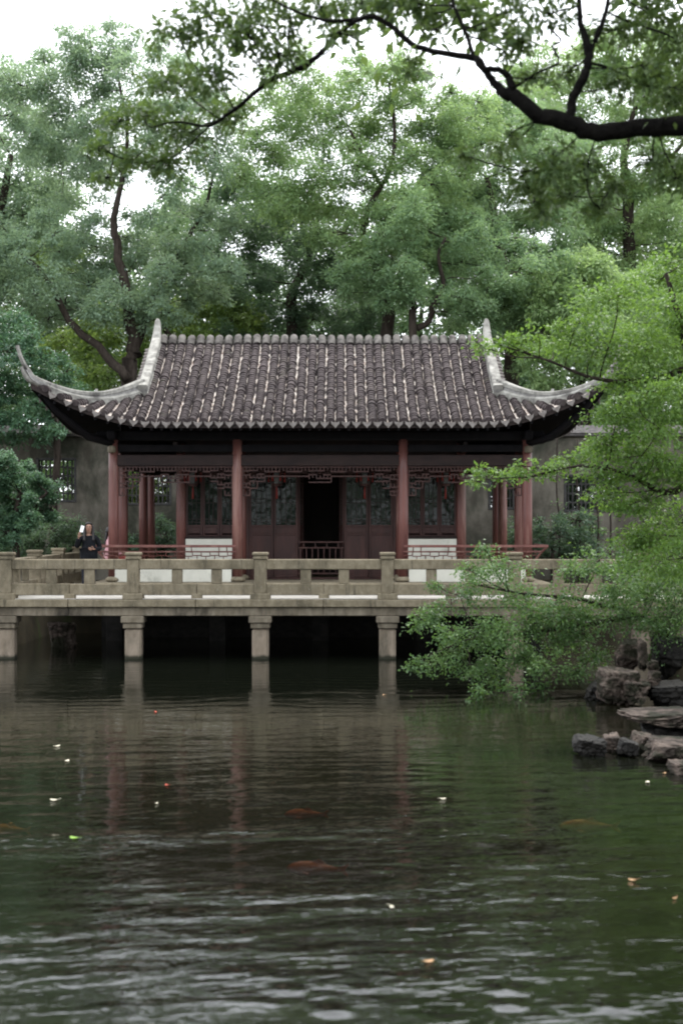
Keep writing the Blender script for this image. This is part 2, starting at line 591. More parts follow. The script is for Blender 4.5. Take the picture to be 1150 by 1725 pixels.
# deck slabs, one stone after the other
x = -7.32
i = 0
random.seed(3)
while x < 6.6:
    L = 2.665 if x > -7.3 else 0.28 + 2.665 / 2 - 0.0
    x1 = min(x + L, 7.2)
    MB().cbox(x + 0.004, x1 - 0.004, BY, BY + 1.42, DECK - 0.16, DECK - 0.004 * (i % 2), 0.012).build('deck_slab', M['stone'], bridge)
    MB().cbox(x + 0.004, x1 - 0.004, BY + 1.43, BY + 2.86, DECK - 0.16, DECK + 0.003 - 0.004 * (i % 2), 0.012).build('deck_slab', M['paving'], bridge)
    MB().cbox(x + 0.003, x1 - 0.003, BY + 0.07, BY + 0.42, DECK - 0.345, DECK - 0.163, 0.01).build('edge_beam', M['stone_dark'], bridge)
    MB().cbox(x + 0.003, x1 - 0.003, BY + 2.4, BY + 2.75, DECK - 0.345, DECK - 0.163, 0.01).build('edge_beam', M['stone_dark'], bridge)
    x = x1
    i += 1
# white lit paving strip just behind the balustrade
MB().cbox(-7.25, 6.9, BY + 0.05, BY + 2.80, DECK + 0.006, DECK + 0.016, 0.003).build('paving', M['paving'], bridge)

post_me = MB().cbox(-0.125, 0.125, -0.125, 0.125, 0.12, 0.84, 0.018).mesh('post', M['stone'])
base_me = MB().cbox(-0.21, 0.21, -0.17, 0.17, 0.0, 0.125, 0.012).mesh('post_base', M['stone'])
capb = MB()
capb.cbox(-0.15, 0.15, -0.15, 0.15, 0.835, 0.90, 0.016)
capb.cbox(-0.135, 0.135, -0.135, 0.135, 0.896, 0.925, 0.006)
capb.cbox(-0.165, 0.165, -0.165, 0.165, 0.92, 0.985, 0.02)
cap_me = capb.mesh('post_cap', M['stone'])
pier_prof = MB()
pier_prof.cbox(-0.175, 0.175, -0.175, 0.175, -0.9, 0.64, 0.045)
pier_me = pier_prof.mesh('pier', M['pier'])
pc = MB()
pc.cbox(-0.20, 0.20, -0.22, 0.22, 0.64, 0.76, 0.015)
pc.cbox(-0.24, 0.24, -0.26, 0.26, 0.758, 0.90, 0.015)
pcap_me = pc.mesh('pier_capital', M['stone_dark'])


def balustrade_post(parent, lx, ly, lz, rot=0):
    p = add('post', post_me, parent, (lx, ly, lz), (0, 0, rot))
    add('post_base', base_me, p)
    add('post_cap', cap_me, p)


def balustrade_bay(parent, x0, x1, seed):
    """Beams and blocks between two posts, built along local X at local y = 0, z = 0 deck level; returns meshes."""
    rnd = random.Random(seed)
    Lx = x1 - x0
    m = (x0 + x1) / 2
    out = []
    out.append(('top_rail', MB().cbox(x0, x1, -0.085, 0.085, 0.625, 0.838, 0.014)))
    out.append(('lower_rail', MB().cbox(x0, m - 0.004, -0.075, 0.075, 0.085, 0.325, 0.012)))
    out.append(('lower_rail', MB().cbox(m + 0.004, x1, -0.075, 0.075, 0.085, 0.325 - 0.004, 0.012)))
    for k in (0.335, 0.665):
        c = x0 + Lx * k + rnd.uniform(-0.02, 0.02)
        out.append(('block', MB().cbox(c - 0.11, c + 0.11, -0.06, 0.06, 0.322, 0.628, 0.01)))
    out.append(('foot', MB().cbox(m - 0.11, m + 0.11, -0.10, 0.10, 0.0, 0.115, 0.01)))
    return out


RY = BY + 0.20      # line of the front balustrade
for k, px in enumerate(POSTX):
    balustrade_post(bridge, px - BL.x, RY - BL.y, DECK - BL.z)
    pr = add('pier', pier_me, bridge, (px - BL.x, BY + 0.26 - BL.y, 0))
    add('pier_capital', pcap_me, pr)
    if k < 5:
        for nm, mb in balustrade_bay(bridge, px + 0.12, POSTX[k + 1] - 0.12, k):
            add(nm, mb.mesh(nm, M['stone']), bridge, (-BL.x, RY - BL.y, DECK - BL.z))

# balustrade that runs back along the left side
side_bal = empty('stone_balustrade', (-7.03, RY + 2.6, DECK))
tag(side_bal, 'stone balustrade running back from the left corner post of the bridge', 'balustrade')
random.seed(9)
for k in range(1, 4):
    yy = RY + 2.75 * k
    balustrade_post(side_bal, 0, yy - side_bal.location.y, 0, R(90))
    for nm, mb in balustrade_bay(side_bal, 0.13, 2.75 - 0.13, 20 + k):
        add(nm, mb.mesh(nm, M['stone']), side_bal, (0, yy - 2.75 - side_bal.location.y, 0), (0, 0, R(90)))
# landing behind the bridge on the left
land = MB().cbox(-7.2, -6.2, BY + 2.87, 38.6, DECK - 0.25, DECK + 0.002, 0.012)
struct(land.build('landing', M['paving']))

# ------------------------------------------------------------------ pavilion
CX, YF, YR = -0.5, 33.5, 40.0
YM = (YF + YR) / 2
FL = 1.47
HW, BW = 4.86, 1.95             # outer and middle column offsets
GAL = 1.43                      # veranda depth
IW = HW - GAL
pav = empty('waterside_pavilion', (CX, YM, FL))
tag(pav, 'open Chinese pavilion with red columns and dark tiled roof with upswept corners', 'pavilion')
PL = Vector(pav.location)

MB().cbox(CX - 5.35, CX + 5.35, YF - 0.55, YR + 0.55, FL - 0.26, FL, 0.02).build('platform', M['stone'], pav)
MB().cbox(CX - 1.5, CX + 1.5, YF - 0.84, YF - 0.56, FL - 0.22, FL - 0.11, 0.015).build('step', M['stone'], pav)
for xx in (-5, -2.5, 0, 2.5, 5):
    for yy in (YF + 1.2, YF + 2.5):
        MB().cbox(CX + xx - 0.2, CX + xx + 0.2, yy - 0.2, yy + 0.2, -0.9, FL - 0.262, 0.02).build('support', M['rock_wet_shade'], pav)
MB().cbox(CX - 5.5, CX + 5.5, 35.6, 36.1, -0.9, FL - 0.262, 0.02).build('foundation', M['rock_wet_shade'], pav)

EAVE_Z, RISE = 5.15, 2.40
EH, ED = 5.96, 4.35             # half length of the eave, plan depth to the ridge
GX = 4.2                        # gable plane offset


def rz(v):
    s = v / ED
    return EAVE_Z + RISE * (0.75 * s + 0.25 * s * s)


def warp(u, v):
    return max(0, 1 - max(u, 0) / 2.3) ** 2.2 * max(0, 1 - max(v, 0) / 1.76) ** 1.3


def rf(x, v, dn=0.0):           # front slope
    sg = 1 if x > 0 else -1
    w_ = warp(EH - abs(x), v)
    return Vector((CX + x + sg * 0.5 * w_, YM - ED + v - 0.5 * w_, rz(v) + 0.85 * w_ - dn))


def rb(x, v, dn=0.0):
    p = rf(x, v, dn)
    return Vector((p.x, 2 * YM - p.y, p.z))


def rs(sg, y, v, dn=0.0):       # side slopes
    sy = 1 if y > 0 else -1
    w_ = warp(ED - abs(y), v)
    return Vector((CX + sg * (EH - v + 0.5 * w_), YM + y + sy * 0.5 * w_, rz(v) + 0.85 * w_ - dn))


# columns with round stone bases
col_me = MB().lathe([(0.122, 0.10), (0.122, 1.6), (0.118, 2.6), (0.112, 3.35)], sides=20).mesh('column', M['red'], True)
base2_me = MB().lathe([(0.15, 0.0), (0.19, 0.03), (0.195, 0.07), (0.15, 0.11), (0.13, 0.125)], sides=18).mesh('column_base', M['stone'], True)
spots = []
for xx in (-HW, -BW, BW, HW):
    spots += [(xx, YF), (xx, YR)]
for xx in (-HW, HW):
    spots += [(xx, YF + GAL), (xx, YR - GAL)]
for xx in (-IW, -BW, BW, IW):
    spots += [(xx, YF + GAL), (xx, YR - GAL)]
for xx, yy in spots:
    c = add('column', col_me, pav, (xx, yy - PL.y, 0))
    add('column_base', base2_me, c)

# beams along the front, back and sides
for yy in (YF, YR):
    for a, b in ((-HW, -BW), (-BW, BW), (BW, HW)):
        MB().cbox(CX + a + 0.09, CX + b - 0.09, yy - 0.07, yy + 0.07, 4.20, 4.46, 0.012).build('beam', M['beam'], pav)
        MB().cbox(CX + a + 0.09, CX + b - 0.09, yy - 0.045, yy + 0.045, 4.53, 4.70, 0.01).build('upper_beam', M['soffit'], pav)
    MB().cbox(CX - HW - 0.4, CX + HW + 0.4, yy - 0.10, yy + 0.10, 4.80, 5.02, 0.03).build('purlin', M['soffit'], pav)
for sg in (-1, 1):
    for a, b in ((YF, YF + GAL), (YF + GAL, YR - GAL), (YR - GAL, YR)):
        MB().cbox(CX + sg * HW - 0.07, CX + sg * HW + 0.07, a + 0.09, b - 0.09, 4.21, 4.45, 0.012).build('beam', M['beam'], pav)
    MB().cbox(CX + sg * HW - 0.099, CX + sg * HW + 0.099, YF - 0.4, YR + 0.4, 4.803, 5.017, 0.03).build('purlin', M['soffit'], pav)
    for xx in (BW, HW, IW):
        MB().cbox(CX + sg * xx - 0.05, CX + sg * xx + 0.05, YF + 0.1, YF + GAL - 0.1, 4.56, 4.78, 0.012).build('tie_beam', M['brown'], pav)
# bracket ends under the eave corners
for sg in (-1, 1):
    MB().tube([(CX + sg * (HW - 0.1), YF + 0.1, 4.72), (CX + sg * (HW + 0.5), YF - 0.5, 4.86), (CX + sg * (HW + 1.15), YF - 1.15, 5.45), (CX + sg * (HW + 1.42), YF - 1.42, 5.83)], [0.11, 0.10, 0.085, 0.05], 8).build('corner_rafter', M['soffit'], pav, True)
    MB().lathe([(0.06, 0), (0.10, 0.03), (0.10, 0.14), (0.05, 0.17)], CX + sg * (HW + 0.02), YF - 0.15, 4.50, 10).build('beam_end', M['stone_dark'], pav, True)


def frets(mb, x0, x1, z1, y, drop=0.34, corner=0.62, mid=True, t=0.016):
    """Hanging fretwork below a beam: interlocking key pattern stepping down at the columns and the middle."""
    def H(a, b, z):
        mb.quadbox(a, b, y - t, y + t, z - t, z + t)

    def V(xx, a, b):
        mb.quadbox(xx - t * 0.95, xx + t * 0.95, y - t * 0.9, y + t * 0.9, a, b)
    L = x1 - x0
    n = max(4, int(round(L / 0.17)))
    st = L / n
    H(x0, x1, z1 - 0.02)
    bottom = []
    for i in range(n):
        xm = x0 + (i + 0.5) * st
        e = min(xm - x0, x1 - xm)
        d = 0.22
        if e < st * 1.1:
            d = corner + 0.05
        elif e < st * 2.1:
            d = corner - 0.12
        elif e < st * 3.1:
            d = 0.34
        elif mid and abs(xm - (x0 + x1) / 2) < st * 1.6:
            d = 0.36
        bottom.append(d)
    for i in range(n):
        a, b = x0 + i * st, x0 + (i + 1) * st
        d = bottom[i]
        rows = int(round(d / 0.09))
        for r in range(1, rows + 1):
            z = z1 - 0.02 - r * d / rows
            if r == rows or (i + r) % 3 != 0:
                H(a + 0.002, b - 0.002, z)
            xv = a + st * (0.5 if r % 2 else 0.0)
            if i > 0 or r % 2:
                V(xv, z + t, z + d / rows - t)
        nb = bottom[i + 1] if i + 1 < n else 0
        V(b, z1 - 0.02 - max(d, nb), z1 - 0.036)
    V(x0 + 0.01, z1 - 0.02 - bottom[0], z1 - 0.036)


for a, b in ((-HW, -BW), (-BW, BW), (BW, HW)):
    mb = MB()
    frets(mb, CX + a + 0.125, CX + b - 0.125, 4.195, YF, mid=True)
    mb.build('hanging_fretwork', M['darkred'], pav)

# low bench walls with leaning backrest rails in the side bays
BZ = FL + 0.47
for sg in (-1, 1):
    xa, xb = sorted((CX + sg * (BW + 0.13), CX + sg * (HW - 0.05)))
    MB().cbox(xa, xb, YF - 0.13, YF + 0.13, FL + 0.001, BZ - 0.05, 0.006).build('bench_wall', M['plaster'], pav)
    MB().cbox(xa - 0.02, xb + 0.10, YF - 0.19, YF + 0.24, BZ - 0.049, BZ, 0.012).build('bench_seat', M['darkred'], pav)
    xc = CX + sg * HW
    MB().cbox(xc - 0.13, xc + 0.13, YF + 0.24, YF + GAL - 0.1, FL + 0.001, BZ - 0.05, 0.006).build('bench_wall', M['plaster'], pav)
    MB().cbox(xc - 0.19, xc + 0.19, YF + 0.245, YF + GAL - 0.1, BZ - 0.048, BZ - 0.001, 0.012).build('bench_seat', M['darkred'], pav)
    # leaning rails: out = distance in front of the seat edge
    y0, y1 = YF - 0.17, YF - 0.42
    zt = 2.315
    xin = CX + sg * (BW + 0.0)
    xo0, xo1 = CX + sg * (HW + 0.17), CX + sg * (HW + 0.42)

    def lean(u):          # u 0 bottom .. 1 top
        return y0 + (y1 - y0) * u ** 1.3, BZ + 0.03 + (zt - BZ - 0.03) * u, xo0 + (xo1 - xo0) * u ** 1.3
    for nm, u, t in (('top_rail', 1.0, 0.030), ('middle_rail', 0.62, 0.018), ('bottom_rail', 0.0, 0.022)):
        yy, zz, xo = lean(u)
        a, b = sorted((xin, xo + sg * 0.02))
        MB().cbox(a, b, yy - t, yy + t, zz - t, zz + t, 0.008).build(nm, M['red'], pav)
        MB().cbox(xo - t * 0.98, xo + t * 0.98, yy + t + 0.002, YF + GAL + 0.3, zz - t * 0.98, zz + t * 0.98, 0.008).build(nm, M['red'], pav)
    mb = MB()
    n = 15
    for k in range(n):
        f = (k + 0.5) / n
        ya, za, xoa = lean(0.0)
        yb, zb, xob = lean(0.62)
        yc, zc, xoc = lean(1.0)
        xp = xin + (xoa - xin) * f
        ym, zm, _ = lean(0.31)
        stg = 0.31 if k % 2 else 0.36
        ym, zm, _ = lean(stg)
        mb.tube([(xp, ya, za), (xp, ym, zm)], 0.013, 4)
        xq = xp + (xoa - xin) / n * 0.5
        mb.tube([(xq, ym, zm), (xq, yb, zb)], 0.013, 4)
        mb.tube([(xp - 0.10, ym, zm), (xp + 0.10, ym, zm)], 0.012, 4)
        if k % 4 == 1:
            for dx in (-0.09, 0.09):
                mb.tube([(xp + dx, yb, zb), (xp + dx, yc, zc)], 0.014, 4)
    mb.build('rail_fretwork', M['red'], pav)
    mb = MB()
    p = [(*[lean(u)[2]], lean(u)[0], lean(u)[1]) for u in (0, 0.33, 0.66, 1)]
    mb.tube(p, 0.032, 6)
    mb.build('corner_stile', M['red'], pav)

# the room: doors and windows on the inner column line
YI = YF + GAL


def leaf(parent, x0, x1, y, z0, z1, sillz, name='door_leaf', rot=0.0, hinge=None):
    """Timber leaf: panel below, glazed lattice above.  Built at world coordinates, turned about a hinge."""
    hx = hinge if hinge is not None else x0
    root = add(name, None, parent, Vector((hx, y, z0)) - PL, (0, 0, rot))

    def part(nm, mb, mat):
        add(nm, mb.mesh(nm, mat, False, (hx, y, z0)), root)
    t = 0.028
    st = 0.05
    mb = MB()
    mb.cbox(x0, x0 + st, y - t, y + t, z0, z1, 0.006)
    mb.cbox(x1 - st, x1, y - t, y + t, z0, z1, 0.006)
    for za, zb in ((z0, z0 + 0.07), (sillz, sillz + 0.05), (sillz + 0.2, sillz + 0.25), (z1 - 0.06, z1)):
        mb.cbox(x0 + st, x1 - st, y - t * 0.95, y + t * 0.95, za, zb, 0.005)
    part('frame', mb, M['darkred'])
    if sillz - z0 > 0.2:
        part('panel', MB().cbox(x0 + st, x1 - st, y - 0.010, y + 0.012, z0 + 0.07, sillz, 0.004), M['darkred'])
    part('panel', MB().cbox(x0 + st, x1 - st, y - 0.010, y + 0.012, sillz + 0.05, sillz + 0.2, 0.004), M['darkred'])
    part('pane', MB().quadbox(x0 + st, x1 - st, y + 0.006, y + 0.012, sillz + 0.25, z1 - 0.06), M['glass'])
    mb = MB()
    a, b, c, d = x0 + st, x1 - st, sillz + 0.25, z1 - 0.06
    n = max(3, int((b - a) / 0.11))
    for k in range(1, n):
        xx = a + (b - a) * k / n
        mb.quadbox(xx - 0.007, xx + 0.007, y - 0.016, y + 0.004, c, d)
    for f in (0.06, 0.12, 0.46, 0.54, 0.88, 0.94):
        zz = c + (d - c) * f
        mb.quadbox(a, b, y - 0.014, y + 0.003, zz - 0.007, zz + 0.007)
    part('lattice', mb, M['brown'])


DT = 4.05
for a, b, r_, h in ((-1.76, -1.17, 0, None), (-1.155, -0.57, 0, None), (0.57, 1.155, 0, None), (1.17, 1.76, 0, None)):
    leaf(pav, CX + a, CX + b, YI, FL + 0.06, DT, 2.56)
# two leaves stand open into the room
leaf(pav, CX - 0.55, CX + 0.0, YI + 0.05, FL + 0.06, DT, 2.56, rot=R(82), hinge=CX - 0.55)
leaf(pav, CX + 0.0, CX + 0.55, YI + 0.05, FL + 0.06, DT, 2.56, rot=R(-82), hinge=CX + 0.55)
MB().cbox(CX - 1.82, CX + 1.82, YI - 0.05, YI + 0.05, DT + 0.005, DT + 0.13, 0.01).build('lintel', M['darkred'], pav)
MB().cbox(CX - 1.82, CX + 1.82, YI - 0.05, YI + 0.05, FL + 0.001, FL + 0.055, 0.01).build('threshold', M['darkred'], pav)
for sg in (-1, 1):
    MB().cbox(CX + sg * 1.80 - 0.035, CX + sg * 1.80 + 0.035, YI - 0.045, YI + 0.045, FL + 0.056, DT, 0.008).build('door_post', M['darkred'], pav)
    xa, xb = sorted((CX + sg * (BW + 0.12), CX + sg * (IW - 0.115)))
    MB().cbox(xa, xb, YI - 0.09, YI + 0.09, FL + 0.001, 2.47, 0.006).build('sill_wall', M['plaster'], pav)
    MB().cbox(xa, xb, YI - 0.11, YI + 0.11, 2.472, 2.53, 0.01).build('window_sill', M['brown'], pav)
    n = 3
    wd = (xb - xa) / n
    for k in range(n):
        leaf(pav, xa + k * wd + 0.004, xa + (k + 1) * wd - 0.004, YI, 2.535, DT, 2.56, 'window_leaf')
    MB().cbox(xa, xb, YI - 0.05, YI + 0.05, DT + 0.005, DT + 0.13, 0.01).build('lintel', M['darkred'], pav)
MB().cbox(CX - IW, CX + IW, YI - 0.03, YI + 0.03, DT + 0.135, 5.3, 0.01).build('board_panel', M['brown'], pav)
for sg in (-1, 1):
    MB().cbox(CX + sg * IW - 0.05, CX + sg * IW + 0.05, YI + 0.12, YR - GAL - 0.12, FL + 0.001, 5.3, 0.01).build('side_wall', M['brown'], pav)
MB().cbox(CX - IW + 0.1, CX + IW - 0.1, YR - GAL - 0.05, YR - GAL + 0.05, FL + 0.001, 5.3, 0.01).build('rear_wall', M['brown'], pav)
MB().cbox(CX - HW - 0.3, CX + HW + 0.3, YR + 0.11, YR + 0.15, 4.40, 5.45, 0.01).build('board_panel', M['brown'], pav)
for sg in (-1, 1):
    MB().cbox(CX + sg * HW + 0.105, CX + sg * HW + 0.135, YF + 0.3, YR + 0.1, 4.47, 5.45, 0.008).build('board_panel', M['brown'], pav)
# low railing across the open doorway
mb = MB()
for zz in (2.39, 2.25, 1.62):
    mb.cbox(CX - 0.56, CX + 0.56, YI - 0.105, YI - 0.065, zz - 0.02, zz + 0.02, 0.006)
for k in range(8):
    xx = CX - 0.5 + k * 1.0 / 7
    mb.cbox(xx - 0.014, xx + 0.014, YI - 0.1, YI - 0.07, 1.64, 2.23, 0.004)
for k in range(4):
    xx = CX - 0.42 + k * 0.28
    mb.cbox(xx - 0.014, xx + 0.014, YI - 0.1, YI - 0.07, 2.27, 2.37, 0.004)
mb.build('doorway_railing', M['darkred'], pav)

# ---- roof
roof = MB()
NXR, NV = 60, 18


def grid(fn, us, vs, mb):
    b = len(mb.v)
    for v in vs:
        for u in us:
            mb.v.append(tuple(fn(u, v)))
    n = len(us)
    for j in range(len(vs) - 1):
        for i in range(n - 1):
            mb.f.append((b + j * n + i, b + j * n + i + 1, b + (j + 1) * n + i + 1, b + (j + 1) * n + i))


def roof_surface(dn, mat, name, parent):
    mb = MB()
    for fn in (rf, rb):
        # centre field
        grid(lambda u, v: fn(u, v, dn), np.linspace(-GX, GX, 25), np.linspace(0, ED, NV), mb)
        for sg in (-1, 1):      # corner fields, clipped at the hip
            grid(lambda u, v: fn(sg * (GX + (EH - GX) * u), v * (EH - GX) * (1 - u), dn), np.linspace(0, 1, 13), np.linspace(0, 1, 9), mb)
    for sg in (-1, 1):
        grid(lambda u, v: rs(sg, u * (ED - v), v, dn), np.linspace(-1, 1, 41), np.linspace(0, EH - GX, 9), mb)
    return mb.build(name, mat, parent, True)


roofo = roof_surface(0.0, M['pan'], 'roof', pav)
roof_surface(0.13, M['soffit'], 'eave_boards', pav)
RO = PL  # children of the roof live in pavilion space (roof sits at the pavilion origin)

# closing boards at the eaves between the two sheets
mb = MB()
for fn in (rf, rb):
    xsn = np.linspace(-EH, EH, 81)
    mb.rings([[fn(x_, 0.0, 0.0) for x_ in xsn], [fn(x_, 0.0, 0.13) for x_ in xsn]], closed=False)
for sg in (-1, 1):
    ysn = np.linspace(-ED, ED, 61)
    mb.rings([[rs(sg, y_, 0.0, 0.0) for y_ in ysn], [rs(sg, y_, 0.0, 0.13) for y_ in ysn]], closed=False)
mb.build('eave_fascia', M['brown'], pav)
# rafters below the front eave
mb = MB()
for k in range(-26, 27):
    x_ = k * 0.225
    vmax = min(1.3, max(0.25, EH - abs(x_)))
    mb.tube([rf(x_, 0.03, 0.175), rf(x_, vmax * 0.5, 0.175), rf(x_, vmax, 0.175)], 0.038, 6)
tag(mb.build('rafters', M['soffit'], pav), kind='stuff')
# gable walls
for sg in (-1, 1):
    mb = MB()
    xg = CX + sg * (GX - 0.03)
    v0 = EH - GX
    vs = np.linspace(v0, ED, 14)
    lo = [(xg, YM - ED + v, rz(v0) - 0.1) for v in vs] + [(xg, YM + ED - v, rz(v0) - 0.1) for v in vs[::-1][1:]]
    hi = [(xg, YM - ED + v, rz(v) - 0.02) for v in vs] + [(xg, YM + ED - v, rz(v) - 0.02) for v in vs[::-1][1:]]
    mb.rings([lo, hi], closed=False)
    mb.build('gable_wall', M['wall'], pav)


def frame(fn, a, v):
    """Position, along-eave, up-slope and normal vectors at a roof point."""
    e = 0.01
    p = fn(a, v)
    du = (fn(a + e, v) - fn(a - e, v)).normalized()
    dv = (fn(a, v + e) - fn(a, max(v - e, 0))).normalized()
    nrm = du.cross(dv)
    if nrm.z < 0:
        nrm = -nrm
    nrm.normalize()
    return p, du, dv, nrm


def cover_row(fn, a, vmax, mb, rnd, pitch=0.105, rad=0.100, seg=6):
    """Overlapping half-round cover tiles along a line up the slope."""
    n = max(1, int(vmax / pitch))
    rings = []
    for k in range(n):
        va, vb = k * vmax / n, (k + 1) * vmax / n
        jx = rnd.uniform(-0.009, 0.009) + (rnd.uniform(-0.02, 0.02) if rnd.random() < 0.06 else 0)
        jr = rnd.uniform(-0.007, 0.007) + (0.012 if rnd.random() < 0.05 else 0)
        for v, r in ((va, rad + 0.010 + jr), (vb, rad - 0.010 + jr)):
            p, du, dv, nr = frame(fn, a, v)
            rings.append([p + du * (math.cos(t) * r + jx) + nr * (math.sin(t) * r * 0.95 + 0.004) for t in [math.pi * q / seg for q in range(seg + 1)]])
    mb.rings(rings, closed=False)
    # closed front end
    b = len(mb.v)
    mb.v += [tuple(p) for p in rings[0]]
    mb.f.append(tuple(range(b, b + seg + 1)))


rnd = random.Random(5)
SP = 0.24
# straight rows share a few meshes
variants = []
for q in range(9):
    mb = MB()
    cover_row(rf, 0.0, ED - 0.05, mb, rnd)
    variants.append(mb.mesh('cover_tile_row', M['tile'], False, PL))
rowx = [k * SP for k in range(-24, 25)]
for x_ in rowx:
    u = EH - abs(x_)
    if abs(x_) < 3.55:
        add('cover_tile_row', variants[rnd.randrange(9)], roofo, (x_ + rnd.uniform(-0.012, 0.012), 0, rnd.uniform(-0.005, 0.006)))
    else:
        vmax = (ED - 0.05) if abs(x_) < GX else max(0.12, u - 0.02)
        mb = MB()
        cover_row(rf, x_, vmax, mb, rnd)
        mb.build('cover_tile_row', M['tile'], roofo)
# back and side slopes
mb = MB()
for x_ in rowx:
    vmax = (ED - 0.05) if abs(x_) < GX else max(0.12, EH - abs(x_) - 0.02)
    cover_row(rb, x_, vmax, mb, rnd, 0.3, seg=4)
tag(mb.build('rear_tiles', M['tile'], roofo), kind='stuff')
for sg in (-1, 1):
    mb = MB()
    for k in range(-17, 18):
        y_ = k * SP
        vmax = min(EH - GX, max(0.12, ED - abs(y_) - 0.02))
        cover_row(lambda a, v: rs(sg, a, v), y_, vmax, mb, rnd, 0.2, seg=5)
    tag(mb.build('side_tiles', M['tile'], roofo), kind='stuff')
# eave ends: a round end tile under each cover row, a pointed drip tile in each valley
em = MB()
seg = 8
prof = [(0.100 * math.cos(math.pi * q / seg), 0.100 * math.sin(math.pi * q / seg)) for q in range(seg + 1)]
em.rings([[(a, -0.02, b) for a, b in prof], [(a, 0.05, b) for a, b in prof]], closed=True)
inner = [(0.078 * math.cos(2 * math.pi * q / 12), 0.055 + 0.070 * math.sin(2 * math.pi * q / 12) - 0.03) for q in range(12)]
em.rings([[(a, -0.032, b) for a, b in inner], [(a, 0.0, b) for a, b in inner]], closed=True)
end_me = em.mesh('eave_tile', M['tile'])
dm = MB()
outl = [(-0.105, 0.030), (-0.06, 0.008), (0.0, 0.0), (0.06, 0.008), (0.105, 0.030), (0.088, -0.035), (0.045, -0.066), (0.0, -0.118), (-0.045, -0.066), (-0.088, -0.035)]
dm.rings([[(a * 0.95, -0.075 + 0.25 * b, b * 1.05) for a, b in outl], [(a * 0.95, -0.052 + 0.25 * b, b * 1.05) for a, b in outl]], closed=True)
drip_me = dm.mesh('drip_tile', M['tile_end'])


def place(fn, a, v, me, name, parent):
    p, du, dv, nr = frame(fn, a, v)
    fwd = du.cross(Vector((0, 0, 1)))
    fwd = dv - Vector((0, 0, dv.z)) * 0.5
    fwd = (fwd - du * fwd.dot(du)).normalized()
    up = du.cross(fwd).normalized()
    if up.z < 0:
        up = -up
    p = p - PL
    m = Matrix(((du.x, fwd.x, up.x, p.x), (du.y, fwd.y, up.y, p.y), (du.z, fwd.z, up.z, p.z), (0, 0, 0, 1)))
    j = Matrix.Rotation(rnd.uniform(-0.05, 0.05), 4, 'Y')
    return add(name, me, parent, mtx=m @ j)


for x_ in rowx:
    place(rf, x_, 0.0, end_me, 'eave_tile', roofo)
for k in range(-24, 24):
    place(rf, (k + 0.5) * SP, 0.0, drip_me, 'drip_tile', roofo)
for sg in (-1, 1):
    for k in range(-17, 0):
        place(lambda a, v: rs(sg, a, v), k * SP, 0.0, end_me, 'eave_tile', roofo)
        place(lambda a, v: rs(sg, a, v), (k + 0.5) * SP, 0.0, drip_me, 'drip_tile', roofo)
# ridge tiles: arched saddles across the ridge
rm = MB()
rr = []
for (dy, dz, rad) in ((-0.26, -0.14, 0.090), (-0.19, -0.07, 0.098), (-0.13, 0.0, 0.098), (-0.07, 0.045, 0.10), (0.0, 0.06, 0.10), (0.07, 0.045, 0.10), (0.13, 0.0, 0.098), (0.19, -0.07, 0.098), (0.26, -0.14, 0.090)):
    tl = (Vector((0, dz, -dy)) if False else Vector((0, -dz * 0.9, 0.14))).normalized()
    nn = Vector((0, dy * 1.1, 0.16)).normalized()
    rr.append([Vector((math.cos(t) * rad, dy, dz)) + nn * (math.sin(t) * rad * 0.95) for t in [math.pi * q / 8 for q in range(9)]])
rm.rings(rr, closed=False)
ridge_me = rm.mesh('ridge_tile', M['ridge_tile'], True)
for k in range(-17, 18):
    add('ridge_tile', ridge_me, roofo, (k * SP + rnd.uniform(-0.006, 0.006), 0, EAVE_Z + RISE - PL.z + 0.03 + rnd.uniform(-0.012, 0.012)), (0, rnd.uniform(-0.05, 0.05), rnd.uniform(-0.04, 0.04)))
MB().cbox(CX - GX, CX + GX, YM - 0.13, YM + 0.13, EAVE_Z + RISE - 0.12, EAVE_Z + RISE + 0.03, 0.02).build('ridge_base', M['ridge_tile'], roofo)


def sweep(path, sect, close_tip=True):
    """Sweep cross-sections (list of (half width, z0, z1, round) per path point) along a path; returns MB."""
    mb = MB()
    rr = []
    for i, (p, (hw, z0, z1)) in enumerate(zip(path, sect)):
        d = (path[min(i + 1, len(path) - 1)] - path[max(i - 1, 0)]).normalized()
        side = d.cross(Vector((0, 0, 1)))
        if side.length < 0.05:
            side = Vector((1, 0, 0))
        side.normalize()
        up = side.cross(d).normalized()
        if up.z < 0:
            up = -up
        ch = min(hw, (z1 - z0) / 2) * 0.45
        sec = [(-hw, z0), (hw, z0), (hw, z1 - ch), (hw - ch, z1), (-hw + ch, z1), (-hw, z1 - ch)]
        rr.append([p + side * a + up * b for a, b in sec])
    mb.rings(rr)
    return mb


def smooth_path(pts, n):
    """Catmull-Rom through points."""
    P = [Vector(p) for p in pts]
    P = [P[0] * 2 - P[1]] + P + [P[-1] * 2 - P[-2]]
    outp = []
    segs = len(P) - 3
    for i in range(segs):
        for k in range(n):
            t = k / n
            a, b, c, d = P[i:i + 4]
            outp.append(0.5 * ((2 * b) + (c - a) * t + (2 * a - 5 * b + 4 * c - d) * t * t + (-a + 3 * b - 3 * c + d) * t ** 3))
    outp.append(P[-2])
    return outp


